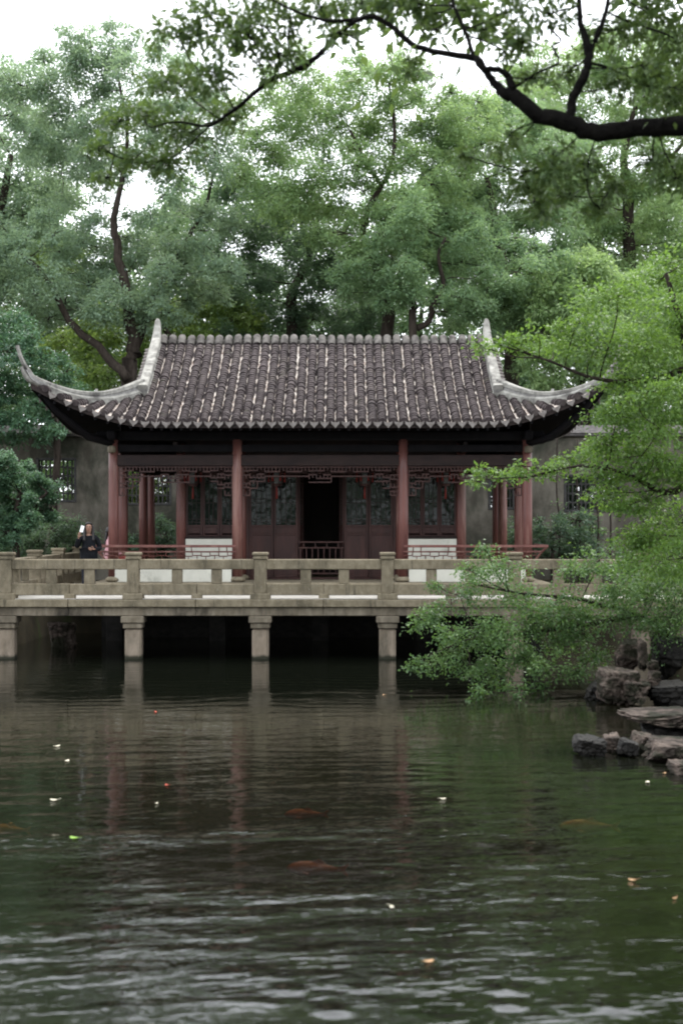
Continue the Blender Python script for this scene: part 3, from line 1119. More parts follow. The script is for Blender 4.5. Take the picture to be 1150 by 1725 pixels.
for sg in (-1, 1):
    for fb in (1, -1):          # front and rear
        def mir(p):
            return Vector((p.x, YM - (YM - p.y) * fb, p.z))
        # gable ridge from the hip up to the main ridge
        xg = CX + sg * (GX + 0.02)
        gp = [mir(Vector((xg, YM - ED + v, rz(v)))) for v in np.linspace(EH - GX - 0.22, ED - 0.25, 12)]
        if fb == 1:
            gp += [Vector((xg, YM - 0.14, rz(ED) + 0.06)), Vector((xg, YM - 0.06, rz(ED) + 0.30)), Vector((xg, YM - 0.03, rz(ED) + 0.46)), Vector((xg, YM - 0.02, rz(ED) + 0.53)), Vector((xg, YM - 0.02, rz(ED) + 0.57))]
        gr = add('gable_ridge', None, pav)
        n = len(gp)
        sweep(gp[:12], [(0.13, -0.06, 0.12)] * 12).build('ridge_base', M['stucco'], gr)
        sweep(gp[:12], [(0.10, 0.115, 0.20)] * 12).build('ridge_band', M['stucco_band'], gr)
        tip = [(0.115, 0.195, 0.31)] * 12 + [(0.100, 0.09, 0.28), (0.085, 0.08, 0.23), (0.068, 0.09, 0.21), (0.048, 0.10, 0.19), (0.02, 0.12, 0.17)]
        sweep(gp, tip[:n]).build('ridge_coping', M['stucco'], gr)
        # tile ends stepping up the outer side of the gable ridge
        for q in range(14):
            v = EH - GX + 0.05 + q * 0.16
            pp = mir(Vector((xg + sg * 0.14, YM - ED + v, rz(v) + 0.03)))
            MB().tube([pp, pp + Vector((sg * 0.13, 0, -0.03))], [0.06, 0.06], 7).build('gable_tile', M['tile_end'], gr)
        # hip ridge sweeping up into a horn
        hp = []
        for q in np.linspace(1.0, 0.0, 9):
            d = (EH - GX) * q
            hp.append(mir(rf(sg * (EH - d), d)))
        last = hp[-1]
        for (dx, dy, dz) in ((0.10, 0.10, 0.17), (0.19, 0.19, 0.36), (0.255, 0.255, 0.58), (0.29, 0.29, 0.80)):
            hp.append(last + Vector((sg * dx, -fb * dy, dz)))
        hp = smooth_path(hp, 3)
        n = len(hp)
        hr = add('hip_ridge', None, pav)
        ft = [i / (n - 1) for i in range(n)]
        k9 = 8 * 3               # index of the eave corner
        sweep(hp[:k9 - 1], [(0.15 - 0.05 * f, -0.08, 0.16 - 0.05 * f) for f in ft[:k9 - 1]]).build('ridge_base', M['stucco'], hr)
        sweep(hp[:k9 + 5], [(0.105 - 0.04 * f, 0.10 * (1 - f * 0.9), 0.25 - 0.17 * f) for f in ft[:k9 + 5]]).build('ridge_band', M['stucco_band'], hr)
        sweep(hp, [(0.115 - 0.075 * f ** 1.5, 0.245 - 0.20 * f, 0.36 - 0.27 * f) for f in ft]).build('ridge_coping', M['stucco'], hr)
        # lower lip of the horn at the eave corner
        lp = [last + Vector((sg * -0.22, fb * 0.22, -0.02)), last + Vector((sg * 0.02, -fb * 0.02, 0.06)), last + Vector((sg * 0.12, -fb * 0.12, 0.20)), last + Vector((sg * 0.17, -fb * 0.17, 0.34))]
        MB().tube(smooth_path(lp, 3), list(np.linspace(0.085, 0.03, 10)), 7).build('corner_lip', M['stucco'], hr, True)

# ------------------------------------------------------------------ garden wall with lattice windows
WY = 44.0
WZ0, WZ1 = 1.0, 5.55
OPEN = [(-9.42, -8.21, 3.53, 4.87), (-6.75, -5.27, 3.44, 4.60), (6.89, 8.63, 3.22, 4.36), (4.55, 5.35, 3.3, 4.6)]


def wall_thing(x0, x1, opens, label):
    root = empty('garden_wall', ((x0 + x1) / 2, WY, WZ0))
    tag(root, label, 'wall')
    mb = MB()
    X = sorted({x0, x1, *[o[0] for o in opens], *[o[1] for o in opens]})
    Z = sorted({WZ0, WZ1, *[o[2] for o in opens], *[o[3] for o in opens]})

    def hole(xm, zm):
        return any(o[0] < xm < o[1] and o[2] < zm < o[3] for o in opens)
    for i in range(len(X) - 1):
        for j in range(len(Z) - 1):
            if hole((X[i] + X[i + 1]) / 2, (Z[j] + Z[j + 1]) / 2):
                continue
            for yy in (WY, WY + 0.35):
                b = len(mb.v)
                mb.v += [(X[i], yy, Z[j]), (X[i + 1], yy, Z[j]), (X[i + 1], yy, Z[j + 1]), (X[i], yy, Z[j + 1])]
                mb.f.append((b, b + 1, b + 2, b + 3) if yy == WY else (b + 3, b + 2, b + 1, b))
    for (a, b_, c, d) in opens + [(x0, x1, WZ0, WZ1)]:
        ring = [(a, c), (b_, c), (b_, d), (a, d)]
        mb.rings([[(p, WY, q) for p, q in ring], [(p, WY + 0.35, q) for p, q in ring]], cap=False)
    mb.build('wall_panel', M['wall'], root)
    cp = MB()
    cp.cbox(x0 - 0.02, x1 + 0.02, WY - 0.16, WY + 0.51, WZ1 + 0.001, WZ1 + 0.10, 0.02)
    cp.rings([[(x0, WY - 0.2, WZ1 + 0.10), (x0, WY + 0.55, WZ1 + 0.10), (x0, WY + 0.175, WZ1 + 0.36)], [(x1, WY - 0.2, WZ1 + 0.10), (x1, WY + 0.55, WZ1 + 0.10), (x1, WY + 0.175, WZ1 + 0.36)]])
    cp.build('coping', M['coping'], root)
    for q, (a, b_, c, d) in enumerate(opens):
        wn = add('lattice_window', None, root)
        f = MB()
        fw = 0.06
        f.cbox(a - 0.02, a + fw, WY - 0.02, WY + 0.30, c - 0.02, d + 0.02, 0.01)
        f.cbox(b_ - fw, b_ + 0.02, WY - 0.02, WY + 0.30, c - 0.02, d + 0.02, 0.01)
        f.cbox(a + fw, b_ - fw, WY - 0.018, WY + 0.29, c - 0.018, c + fw, 0.01)
        f.cbox(a + fw, b_ - fw, WY - 0.018, WY + 0.29, d - fw, d + 0.018, 0.01)
        f.build('window_frame', M['brick_lattice'], wn)
        bars = MB()
        t = 0.02
        n = max(4, int((b_ - a) / 0.13))
        m = max(4, int((d - c) / 0.26))
        for k in range(1, n):
            xx = a + (b_ - a) * k / n
            bars.quadbox(xx - t, xx + t, WY + 0.10, WY + 0.16, c + fw, d - fw)
        for k in range(1, m):
            zz = c + (d - c) * k / m
            bars.quadbox(a + fw, b_ - fw, WY + 0.105, WY + 0.155, zz - t, zz + t)
            for j in range(n):
                xx = a + (b_ - a) * (j + 0.5) / n
                bars.tube([(xx - 0.05, WY + 0.13, zz - 0.06), (xx, WY + 0.13, zz), (xx + 0.05, WY + 0.13, zz + 0.06)], 0.014, 4)
        bars.build('lattice', M['brick_lattice'], wn)
    return root


wall_thing(-16, 0.0, OPEN[:2], 'weathered plaster garden wall with lattice windows behind the left of the pavilion')
wall_thing(0.03, 15, OPEN[2:], 'stained plaster garden wall with dark windows behind the right of the pavilion')

# ------------------------------------------------------------------ hanging lanterns
def lantern(px, label):
    p = at(px, 800, YF + 0.55)
    x_, y_ = p.x, p.y
    root = empty('hanging_lantern', (x_, y_, 3.72))
    tag(root, label, 'lantern', 'lanterns under the front eave')
    MB().tube([(x_, y_, 4.55), (x_, y_, 4.14)], 0.008, 5).build('cord', M['brown'], root)
    for nm, z0, z1, r0, r1 in (('top_frame', 4.06, 4.15, 0.17, 0.07), ('bottom_frame', 3.74, 3.79, 0.10, 0.13)):
        MB().lathe([(r0, z0), (r0 + 0.01, (z0 + z1) / 2), (r1, z1)], x_, y_, 0, 6).build(nm, M['darkred'], root)
    for k in range(6):
        a0, a1 = math.pi * 2 * k / 6, math.pi * 2 * (k + 1) / 6
        q = [(x_ + r * math.cos(a), y_ + r * math.sin(a), z) for r, a, z in ((0.115, a0, 3.80), (0.115, a1, 3.80), (0.135, a1, 4.055), (0.135, a0, 4.055))]
        b = MB()
        b.rings([q, [(x_ + (p_[0] - x_) * 0.94, y_ + (p_[1] - y_) * 0.94, p_[2]) for p_ in q]])
        b.build('pane', M['lantern_paper'], root)
        MB().tube([(x_ + 0.118 * math.cos(a0), y_ + 0.118 * math.sin(a0), 3.79), (x_ + 0.139 * math.cos(a0), y_ + 0.139 * math.sin(a0), 4.06)], 0.010, 5).build('rib', M['darkred'], root)
    for dx, dy, zt_, L in ((0, 0, 3.74, 0.30), (-0.19, 0, 4.08, 0.24), (0.19, 0, 4.08, 0.24), (-0.09, -0.16, 4.08, 0.22), (0.09, -0.16, 4.08, 0.22)):
        t = MB()
        t.lathe([(0.004, 0), (0.018, -0.03), (0.010, -0.05), (0.020, -0.07), (0.026, -L), (0.002, -L - 0.005)], x_ + dx, y_ + dy, zt_, 8)
        t.build('tassel', M['lacquer_red'], root, True)


lantern(325, 'dark hanging lantern with red tassels in the left bay of the pavilion')
lantern(466, 'dark hanging lantern with red tassels left of the open doorway')
lantern(614, 'dark hanging lantern with red tassels right of the open doorway')
lantern(750, 'dark hanging lantern with red tassels in the right bay of the pavilion')

# ------------------------------------------------------------------ foliage
RNG = np.random.default_rng(11)


def leaf_mesh(name, P, D, N, L, Wd, tint, mat):
    """One rhombic leaf per row: base P, direction D, normal N."""
    n = len(P)
    Sd = np.cross(N, D)
    Sd /= np.maximum(np.linalg.norm(Sd, axis=1, keepdims=True), 1e-6)
    L = L[:, None]
    Wd = Wd[:, None]
    V = np.empty((n, 4, 3))
    V[:, 0] = P
    V[:, 1] = P + D * L * 0.42 + Sd * Wd * 0.5 + N * L * 0.05
    V[:, 2] = P + D * L - N * L * 0.10
    V[:, 3] = P + D * L * 0.42 - Sd * Wd * 0.5 + N * L * 0.05
    me = bpy.data.meshes.new(name)
    me.vertices.add(n * 4)
    me.vertices.foreach_set('co', V.astype(np.float32).ravel())
    me.loops.add(n * 4)
    me.loops.foreach_set('vertex_index', np.arange(n * 4, dtype=np.int32))
    me.polygons.add(n)
    me.polygons.foreach_set('loop_start', np.arange(0, n * 4, 4, dtype=np.int32))
    at_ = me.attributes.new('tint', 'FLOAT', 'POINT')
    at_.data.foreach_set('value', np.repeat(np.clip(tint, 0, 1), 4).astype(np.float32))
    me.materials.append(mat)
    me.update(calc_edges=True)
    return me


def scatter(clumps, leafL, leafW, lai, rng, flat=0.6, droop=0.35, tw=None, sub=0.42, tint0=0.45):
    """Leaves of a crown.  clumps: (centre, (rx, ry, rz)).  Twig tips inside each clump gather the leaves."""
    PP, DD, NN, TT = [], [], [], []
    for c, r in clumps:
        c = np.array(c)
        r = np.array(r)
        area = math.pi * r[0] * r[2]
        n = int(lai * area / (0.5 * leafL * leafW))
        if n < 3:
            continue
        m = max(4, int(9 + 5 * rng.random()))
        q = rng.normal(size=(m, 3))
        q /= np.linalg.norm(q, axis=1, keepdims=True)
        q *= (0.25 + 0.95 * rng.random((m, 1)) ** 0.7)
        tips = c + q * r
        sr = r.mean() * sub * (0.6 + 0.8 * rng.random(m))
        w_ = sr ** 2 / np.sum(sr ** 2)
        pick = rng.choice(m, size=n, p=w_)
        off = rng.normal(size=(n, 3)) * np.array([1, 1, flat * 0.8]) * sr[pick][:, None] * 0.62
        p = tips[pick] + off
        # drooping sprays: lower towards the rim of each spray
        rad = np.hypot(off[:, 0], off[:, 1])
        p[:, 2] -= droop * rad ** 2 / np.maximum(sr[pick], 0.05)
        d = off / np.maximum(np.linalg.norm(off, axis=1, keepdims=True), 1e-6) + rng.normal(size=(n, 3)) * 0.6
        d[:, 2] -= 0.35
        d /= np.linalg.norm(d, axis=1, keepdims=True)
        nn = rng.normal(size=(n, 3)) * 0.55 + np.array([0, 0, 1.0])
        nn -= d * np.sum(nn * d, axis=1, keepdims=True)
        nn /= np.maximum(np.linalg.norm(nn, axis=1, keepdims=True), 1e-6)
        ct = tint0 + rng.normal() * 0.10
        st = rng.normal(size=m) * 0.10
        tt = ct + st[pick] + rng.normal(size=n) * 0.15
        PP.append(p)
        DD.append(d)
        NN.append(nn)
        TT.append(tt)
        if tw is not None:
            for k in range(m):
                tw.append((Vector(c), Vector(tips[k])))
    P = np.concatenate(PP)
    n = len(P)
    L = leafL * (0.7 + 0.6 * rng.random(n))
    Wd = leafW * (0.7 + 0.6 * rng.random(n))
    return P, np.concatenate(DD), np.concatenate(NN), L, Wd, np.concatenate(TT)


def limb(mb, a, b, ra, rb_, rng, sides=5, bend=0.12, n=5):
    a, b = Vector(a), Vector(b)
    L = (b - a).length
    j1 = Vector(rng.normal(size=3)) * bend * L
    j2 = Vector(rng.normal(size=3)) * bend * L * 0.6
    j1.z = abs(j1.z) * -0.3 - 0.05 * L
    pts = []
    for k in range(n + 1):
        t = k / n
        pts.append(a.lerp(b, t) + j1 * (t * (1 - t) * 2) + j2 * (math.sin(t * math.pi * 2) * 0.3))
    rad = [ra + (rb_ - ra) * (k / n) for k in range(n + 1)]
    mb.tube(pts, rad, sides)
    return pts, rad


def make_tree(name, base, label, cat, group, trunks, clumps, leafL, leafW, lai, lm, bark, seed, flat=0.68, droop=0.35, twr=0.016, sub=0.40, tint0=0.45, crown_name='crown', limb_r=0.030):
    rng = np.random.default_rng(seed)
    root = empty(name, base)
    tag(root, label, cat, group)
    mb = MB()
    nodes = []
    for pts, rad in trunks:
        sp = smooth_path(pts, 4)
        rr_ = list(np.interp(np.linspace(0, len(pts) - 1, len(sp)), range(len(pts)), rad))
        jit = [Vector(rng.normal(size=3)) * r_ * 0.18 for r_ in rr_]
        sp = [p + j for p, j in zip(sp, jit)]
        mb.tube(sp, rr_, 9)
        nodes += [(p, r_) for p, r_ in zip(sp[len(sp) // 5:], rr_[len(sp) // 5:])]
    order = sorted(range(len(clumps)), key=lambda i: min((Vector(clumps[i][0]) - p).length for p, _ in nodes))
    for i in order:
        c = Vector(clumps[i][0])
        best = min(nodes, key=lambda q: (c - q[0]).length + 1.2 * max(0, q[0].z - c.z) + (0.0 if q[1] > 0.015 else 0.5))
        L = (c - best[0]).length
        ra = min(best[1] * 0.75, limb_r * (0.35 + 0.30 * L))
        pts, rad = limb(mb, best[0], c, ra, max(0.008, ra * 0.3), rng, 5)
        nodes += list(zip(pts[2:], rad[2:]))
    tw = []
    A = scatter(clumps, leafL, leafW, lai, rng, flat, droop, tw, sub, tint0)
    for a, b in tw:
        mb.tube([a, a.lerp(b, 0.5) + Vector(rng.normal(size=3)) * 0.06 * (b - a).length, b], [twr, twr * 0.7, twr * 0.35], 3)
    mb.build('trunk', bark, root, True)
    me = leaf_mesh(crown_name, *A, lm)
    me.transform(Matrix.Translation(-Vector(base)))
    add(crown_name, me, root)
    return root


def CL(px, py, r, Y, sq=0.75, dy=None):
    """Clump given as seen in the photograph: centre pixel, radius in pixels, distance."""
    p = at(px, py, Y)
    rm_ = r / FPX * Y
    return (tuple(p), (rm_, rm_ * (dy or 1.0), rm_ * sq))


GAPS = [(240, 312, 44), (128, 358, 46), (335, 305, 40), (560, 278, 36), (404, 488, 30), (690, 305, 38), (640, 300, 30),
        (1052, 352, 30), (1065, 262, 30), (20, 250, 26), (400, 425, 26), (20, 515, 22), (560, 85, 45), (770, 118, 45), (860, 628, 26)]


def fill(ells, Yr, rpx, seed, gaps=GAPS, packing=0.50, sq=0.75, tries=4000):
    """Clumps spread through a crown made of ellipses (px, py, rx, ry)."""
    rng = np.random.default_rng(seed)
    out_ = []
    for _ in range(tries):
        e = ells[rng.integers(len(ells))]
        a = rng.random() * 2 * math.pi
        q = math.sqrt(rng.random())
        px, py = e[0] + e[2] * q * math.cos(a), e[1] + e[3] * q * math.sin(a)
        r = rpx * (0.55 + 0.75 * rng.random())
        if any(math.hypot(px - g_[0], py - g_[1]) < g_[2] * 0.5 + r * 0.42 for g_ in gaps):
            continue
        if any(math.hypot(px - o_[0], py - o_[1]) < packing * (r + o_[2]) for o_ in out_):
            continue
        out_.append((px, py, r, Yr[0] + (Yr[1] - Yr[0]) * rng.random()))
    return [CL(px, py, r, Y, sq) for px, py, r, Y in out_]


def tp(lst, Y):
    """Trunk path: (px, py, radius in px [, dY]) to world points and radii."""
    pts = [at(q[0], q[1], Y + (q[3] if len(q) > 3 else 0)) for q in lst]
    return pts, [q[2] / FPX * Y for q in lst]


def gbase(px, Y):
    x_ = (px - 575) / FPX * Y
    return (x_, Y, ground_h(x_, Y) - 0.05)


BG = 'trees behind the garden wall'
# left camphor: two stems
Y = 50.0
b = gbase(222, Y)
make_tree('camphor_tree', b, 'tall dark-stemmed tree forking above the left roof corner', 'tree', BG,
          [([Vector(b)] + tp([(222, 640, 14), (226, 590, 12), (214, 500, 9), (198, 420, 7), (192, 370, 6), (205, 310, 4.5), (215, 220, 4, 1), (200, 130, 2.5, 1)], Y)[0], [0.36] + tp([(0, 0, 14), (0, 0, 12), (0, 0, 9), (0, 0, 7), (0, 0, 6), (0, 0, 4.5), (0, 0, 3.2), (0, 0, 2)], Y)[1]),
           (tp([(218, 640, 9), (165, 585, 7), (118, 540, 6), (80, 470, 4.5), (30, 425, 3.5), (-40, 395, 2)], Y - 0.6)),
           (tp([(228, 590, 8), (245, 545, 7), (260, 500, 5), (300, 430, 4), (345, 350, 3), (360, 290, 2)], Y + 0.5))],
          fill([(190, 180, 190, 130), (120, 420, 170, 60), (300, 420, 120, 80), (215, 480, 130, 70), (290, 250, 110, 90), (60, 470, 100, 70)], (48.5, 52.5), 42, 1),
          0.125, 0.06, 3.5, M['leaf_hazed'], M['bark'], 101, tint0=0.45)
Y = 58.0
b = gbase(-40, Y)
make_tree('camphor_tree', b, 'haze-tinted pale tree at the far left edge against the white sky', 'tree', BG,
          [([Vector(b)] + tp([(-30, 640, 14), (-20, 500, 11), (0, 380, 8), (20, 260, 5)], Y)[0], [0.4] + tp([(0, 0, 14), (0, 0, 11), (0, 0, 8), (0, 0, 5)], Y)[1])],
          fill([(0, 240, 110, 110), (-60, 380, 130, 140), (20, 330, 90, 70)], (56, 61), 46, 2),
          0.15, 0.075, 3.8, M['leaf_hazed'], M['bark'], 102, tint0=0.62)
# centre tree with slanting trunk
Y = 51.0
b = gbase(655, Y)
make_tree('elm_tree', b, 'tall light green tree with slim leaning trunk above the middle of the roof', 'tree', BG,
          [([Vector(b)] + tp([(652, 560, 11), (648, 520, 10), (632, 440, 8), (612, 400, 6), (625, 340, 5), (650, 300, 4), (665, 230, 3), (655, 140, 2)], Y)[0], [0.26] + tp([(0, 0, 11), (0, 0, 10), (0, 0, 8), (0, 0, 6), (0, 0, 5), (0, 0, 4), (0, 0, 3), (0, 0, 2)], Y)[1]),
           tp([(628, 430, 5), (655, 400, 4), (700, 360, 3), (740, 330, 2)], Y + 0.3),
           tp([(640, 310, 3.5), (615, 270, 3), (590, 220, 2)], Y)],
          fill([(640, 170, 150, 85), (560, 200, 150, 110), (660, 370, 130, 70), (500, 260, 110, 100), (720, 230, 110, 90)], (49.5, 53), 42, 3),
          0.125, 0.06, 3.5, M['leaf_light'], M['bark'], 103, tint0=0.50)
b = gbase(700, 49.0)
make_tree('elm_tree', b, 'small twisted tree with sinuous dark stems just right of the roof middle', 'tree', BG,
          [([Vector(b)] + tp([(695, 560, 7), (697, 520, 6), (675, 480, 6), (672, 465, 5), (690, 440, 4)], 49)[0], [0.2] + tp([(0, 0, 7), (0, 0, 6), (0, 0, 6), (0, 0, 5), (0, 0, 4)], 49)[1]),
           tp([(700, 555, 6), (722, 540, 5), (730, 510, 5), (747, 485, 4), (738, 430, 3), (750, 400, 2)], 49.2)],
          fill([(760, 440, 130, 85), (640, 470, 70, 40), (850, 480, 110, 70), (700, 400, 80, 50)], (48, 51), 36, 4),
          0.11, 0.06, 3.6, M['leaf_far'], M['bark'], 104, tint0=0.52)
# dark evergreen centre left
b = gbase(490, 56)
make_tree('evergreen_tree', b, 'dense dark evergreen behind the left half of the roof ridge', 'tree', BG,
          [([Vector(b)] + tp([(490, 560, 10), (500, 480, 8), (520, 430, 5), (505, 370, 3)], 56)[0], [0.3] + tp([(0, 0, 10), (0, 0, 8), (0, 0, 5), (0, 0, 3)], 56)[1])],
          fill([(500, 500, 130, 70), (470, 400, 110, 80), (390, 530, 80, 50), (600, 520, 60, 50), (400, 370, 60, 60)], (54, 59), 42, 5),
          0.13, 0.06, 3.9, M['leaf_dark'], M['bark'], 105, tint0=0.5)
# right group
b = gbase(860, 54)
make_tree('camphor_tree', b, 'broad green tree behind the right end of the roof ridge', 'tree', BG,
          [([Vector(b)] + tp([(860, 600, 13), (850, 480, 10), (835, 380, 7), (820, 300, 4)], 54)[0], [0.36] + tp([(0, 0, 13), (0, 0, 10), (0, 0, 7), (0, 0, 4)], 54)[1])],
          fill([(860, 440, 130, 110), (800, 330, 100, 90), (900, 330, 110, 90), (930, 520, 120, 80), (830, 230, 90, 70)], (52, 57), 42, 6),
          0.13, 0.06, 3.9, M['leaf_far'], M['bark'], 106, tint0=0.6)
b = gbase(1058, 60)
make_tree('camphor_tree', b, 'far tree with upright dark trunk seen through leaves at upper right', 'tree', BG,
          [([Vector(b)] + tp([(1060, 560, 14), (1058, 440, 11), (1055, 330, 9), (1050, 260, 6), (1070, 180, 4)], 60)[0], [0.4] + tp([(0, 0, 14), (0, 0, 11), (0, 0, 9), (0, 0, 6), (0, 0, 4)], 60)[1]),
           tp([(1056, 340, 6), (1020, 290, 4), (985, 250, 3)], 60), tp([(1056, 340, 6), (1110, 290, 4), (1150, 240, 3)], 60)],
          fill([(1060, 160, 140, 110), (960, 200, 110, 100), (1150, 250, 110, 120), (1090, 430, 130, 90), (980, 330, 70, 60)], (58, 63), 46, 7),
          0.15, 0.07, 3.9, M['leaf_light'], M['bark'], 107, tint0=0.5)
# understorey seen below the crowns, behind the wall
b = gbase(90, 42.6)
make_tree('understorey_tree', b, 'low leafy tree in front of the wall below the left roof horn', 'tree', BG,
          [([Vector(b)] + tp([(95, 720, 8), (85, 650, 6), (70, 600, 4)], 42.6)[0], [0.12] + tp([(0, 0, 6), (0, 0, 5), (0, 0, 3)], 42.6)[1])],
          fill([(30, 640, 90, 60), (20, 690, 90, 55), (90, 700, 60, 35), (-10, 570, 60, 40)], (41.6, 43.2), 30, 8, [(22, 515, 30), (235, 610, 22), (130, 600, 40)], 0.6),
          0.12, 0.06, 4.6, M['leaf_shrub'], M['bark'], 108, tint0=0.55)
b = gbase(300, 55)
make_tree('understorey_tree', b, 'yellow-green undergrowth tree glowing behind the left gable ridge', 'tree', BG,
          [([Vector(b)] + tp([(300, 640, 8), (290, 580, 6), (270, 540, 3)], 55)[0], [0.15] + tp([(0, 0, 8), (0, 0, 6), (0, 0, 3)], 55)[1])],
          fill([(190, 580, 110, 60), (330, 540, 110, 50), (60, 450, 60, 40)], (54, 58), 40, 9, []),
          0.18, 0.09, 4.0, M['leaf_yellow'], M['bark'], 109, tint0=0.45)
b = gbase(980, 49)
make_tree('understorey_tree', b, 'light green tree rising behind the right roof corner', 'tree', BG,
          [([Vector(b)] + tp([(985, 720, 9), (975, 620, 7), (960, 540, 5), (985, 470, 3)], 49)[0], [0.18] + tp([(0, 0, 9), (0, 0, 7), (0, 0, 5), (0, 0, 3)], 49)[1])],
          fill([(960, 500, 90, 70), (1000, 600, 110, 80), (1080, 560, 100, 90), (1120, 660, 100, 80)], (47, 51), 42, 10),
          0.15, 0.075, 5.0, M['leaf_light'], M['bark'], 110, tint0=0.62)
for px, Yb, label, sd_ in ((-20, 66, 'distant dark wood edge tree behind the far left', 61), (330, 68, 'distant dark tree low behind the left roof ridge', 62), (700, 68, 'distant dark tree low behind the right roof ridge', 63), (1050, 68, 'distant dark tree low behind the far right', 64)):
    b = gbase(px, Yb)
    make_tree('distant_tree', b, label, 'tree', BG,
              [([Vector(b), at(px, 640, Yb), at(px + 10, 520, Yb)], [0.3, 0.25, 0.1])],
              fill([(px, 620, 200, 110), (px, 500, 170, 90), (px + 40, 380, 120, 80)], (Yb - 2, Yb + 3), 58, sd_),
              0.22, 0.11, 4.0, M['leaf_far'], M['bark'], sd_, tint0=0.6)

# shrubs near the pavilion
b = gbase(30, 36.5)
make_tree('garden_shrub', b, 'rounded blue-green shrub at the left edge beside the stone balustrade', 'shrub', None,
          [([Vector(b)] + tp([(30, 930, 6), (25, 880, 5), (35, 830, 4)], 36.5)[0], [0.09] + tp([(0, 0, 6), (0, 0, 5), (0, 0, 4)], 36.5)[1]),
           tp([(28, 900, 5), (60, 850, 4), (80, 830, 2)], 36.4)],
          fill([(15, 818, 72, 38), (40, 850, 48, 30), (0, 865, 50, 35), (10, 785, 40, 16)], (35.6, 37.4), 26, 21, []),
          0.075, 0.04, 7.0, M['leaf_shrub'], M['bark'], 121, tint0=0.55)
b = gbase(95, 38.5)
make_tree('dark_shrub', b, 'dark low shrub under the left lattice window behind the person', 'shrub', None,
          [([Vector(b)] + tp([(95, 930, 5), (95, 890, 4)], 38.5)[0], [0.06, 0.05, 0.04])],
          fill([(80, 905, 70, 35), (20, 915, 50, 30), (120, 920, 30, 20)], (38, 40), 22, 22, []),
          0.10, 0.03, 3.5, M['leaf_dark'], M['bark'], 122, tint0=0.5, flat=1.2, droop=-0.2)
b = gbase(930, 42)
make_tree('dark_shrub', b, 'dark shrub against the stained wall right of the pavilion', 'shrub', None,
          [([Vector(b)] + tp([(930, 930, 5), (930, 900, 4)], 42)[0], [0.06, 0.05, 0.04])],
          fill([(920, 910, 60, 30), (970, 900, 40, 35), (880, 920, 30, 20)], (41.5, 43), 22, 23, []),
          0.09, 0.045, 3.0, M['leaf_dark'], M['bark'], 123, tint0=0.3)
b = gbase(280, 43)
make_tree('dark_shrub', b, 'dark shrub at the wall foot seen through the left gallery', 'shrub', None,
          [([Vector(b)] + tp([(280, 930, 5), (280, 900, 4)], 43)[0], [0.06, 0.05, 0.04])],
          fill([(275, 905, 25, 25), (240, 920, 40, 20)], (42.5, 43.4), 18, 24, []),
          0.09, 0.045, 3.0, M['leaf_dark'], M['bark'], 124, tint0=0.3)
for px, py, Yh, lm_, label, sd_ in ((95, 815, 46.2, 'leaf_light', 'light green shrub seen through the left lattice window', 71), (262, 815, 46.0, 'leaf_yellow', 'yellow-green shrub seen through the window beyond the left gallery', 72),
                             (1000, 830, 44.9, 'leaf_dark', 'dark shrub added to block the sky in the right wall window', 73), (845, 820, 45.6, 'leaf_dark', 'dark shrub behind the window beyond the right gallery', 74)):  # dark-leaved shrub added behind the right window to blacken the opening
    b = gbase(px, Yh)
    make_tree('garden_shrub', b, label, 'shrub', 'shrubs behind the wall windows',
              [([Vector(b), at(px, 900, Yh), at(px, 850, Yh)], [0.05, 0.04, 0.03])],
              fill([(px, py, 75, 50), (px, py + 30, 70, 40), (px, py - 25, 60, 30)], (Yh, Yh + 1.6), 26, sd_, [], 0.5),
              0.12, 0.06, 5.0, M[lm_], M['bark'], sd_, tint0=0.5)
# thin saplings in front of the right wall
for px, top, label in ((940, 790, 'thin bare sapling nearest the pavilion in front of the right wall'), (974, 800, 'thin bare sapling below the left edge of the right wall window'), (1005, 830, 'thin leafy sapling below the middle of the right wall window'), (1026, 850, 'thin leaning sapling below the right edge of the wall window')):
    Ys = 42.2
    b = gbase(px, Ys)
    mbs = MB()
    pts = smooth_path([Vector(b), at(px + 2, 880, Ys), at(px - 3, 830, Ys), at(px - 2, top - 60, Ys)], 4)
    mbs.tube(pts, list(np.linspace(0.035, 0.018, len(pts))), 6)
    root = empty('sapling', b)
    tag(root, label, 'sapling', 'saplings by the right wall')
    mbs.build('stem', M['bark'], root, True)
    A = scatter([CL(px, top + 60, 12, Ys), CL(px + 6, top + 100, 10, Ys)], 0.09, 0.05, 1.2 if px > 990 else 0.4, np.random.default_rng(px), 0.6, 0.3)
    me = leaf_mesh('crown', *A, M['leaf_bush'])
    me.transform(Matrix.Translation(-Vector(b)))
    add('crown', me, root)

# trees on the near bank behind the viewer (they stand in the window glass and shade the pond)
for x_, y_, hh, sd_, label in ((-9, -9, 12, 81, 'garden tree on the near bank behind the viewer, left'), (-1.5, -13, 13, 82, 'garden tree on the near bank behind the viewer, middle'), (7, -10, 12, 83, 'garden tree on the near bank behind the viewer, right')):
    rg = np.random.default_rng(sd_)
    b = (x_, y_, ground_h(x_, y_) - 0.05)
    cl_ = [((x_ + rg.normal() * 2.6, y_ + rg.normal() * 2.0, b[2] + 1.5 + (hh - 1.5) * rg.random()), (1.5, 1.5, 1.1)) for _ in range(34)]
    make_tree('garden_tree', b, label, 'tree', 'trees on the near bank', [([Vector(b), Vector((x_, y_, 4)), Vector((x_ + 0.4, y_, hh))], [0.3, 0.22, 0.06])],
              cl_, 0.26, 0.13, 1.9, M['leaf_far'], M['bark'], sd_)
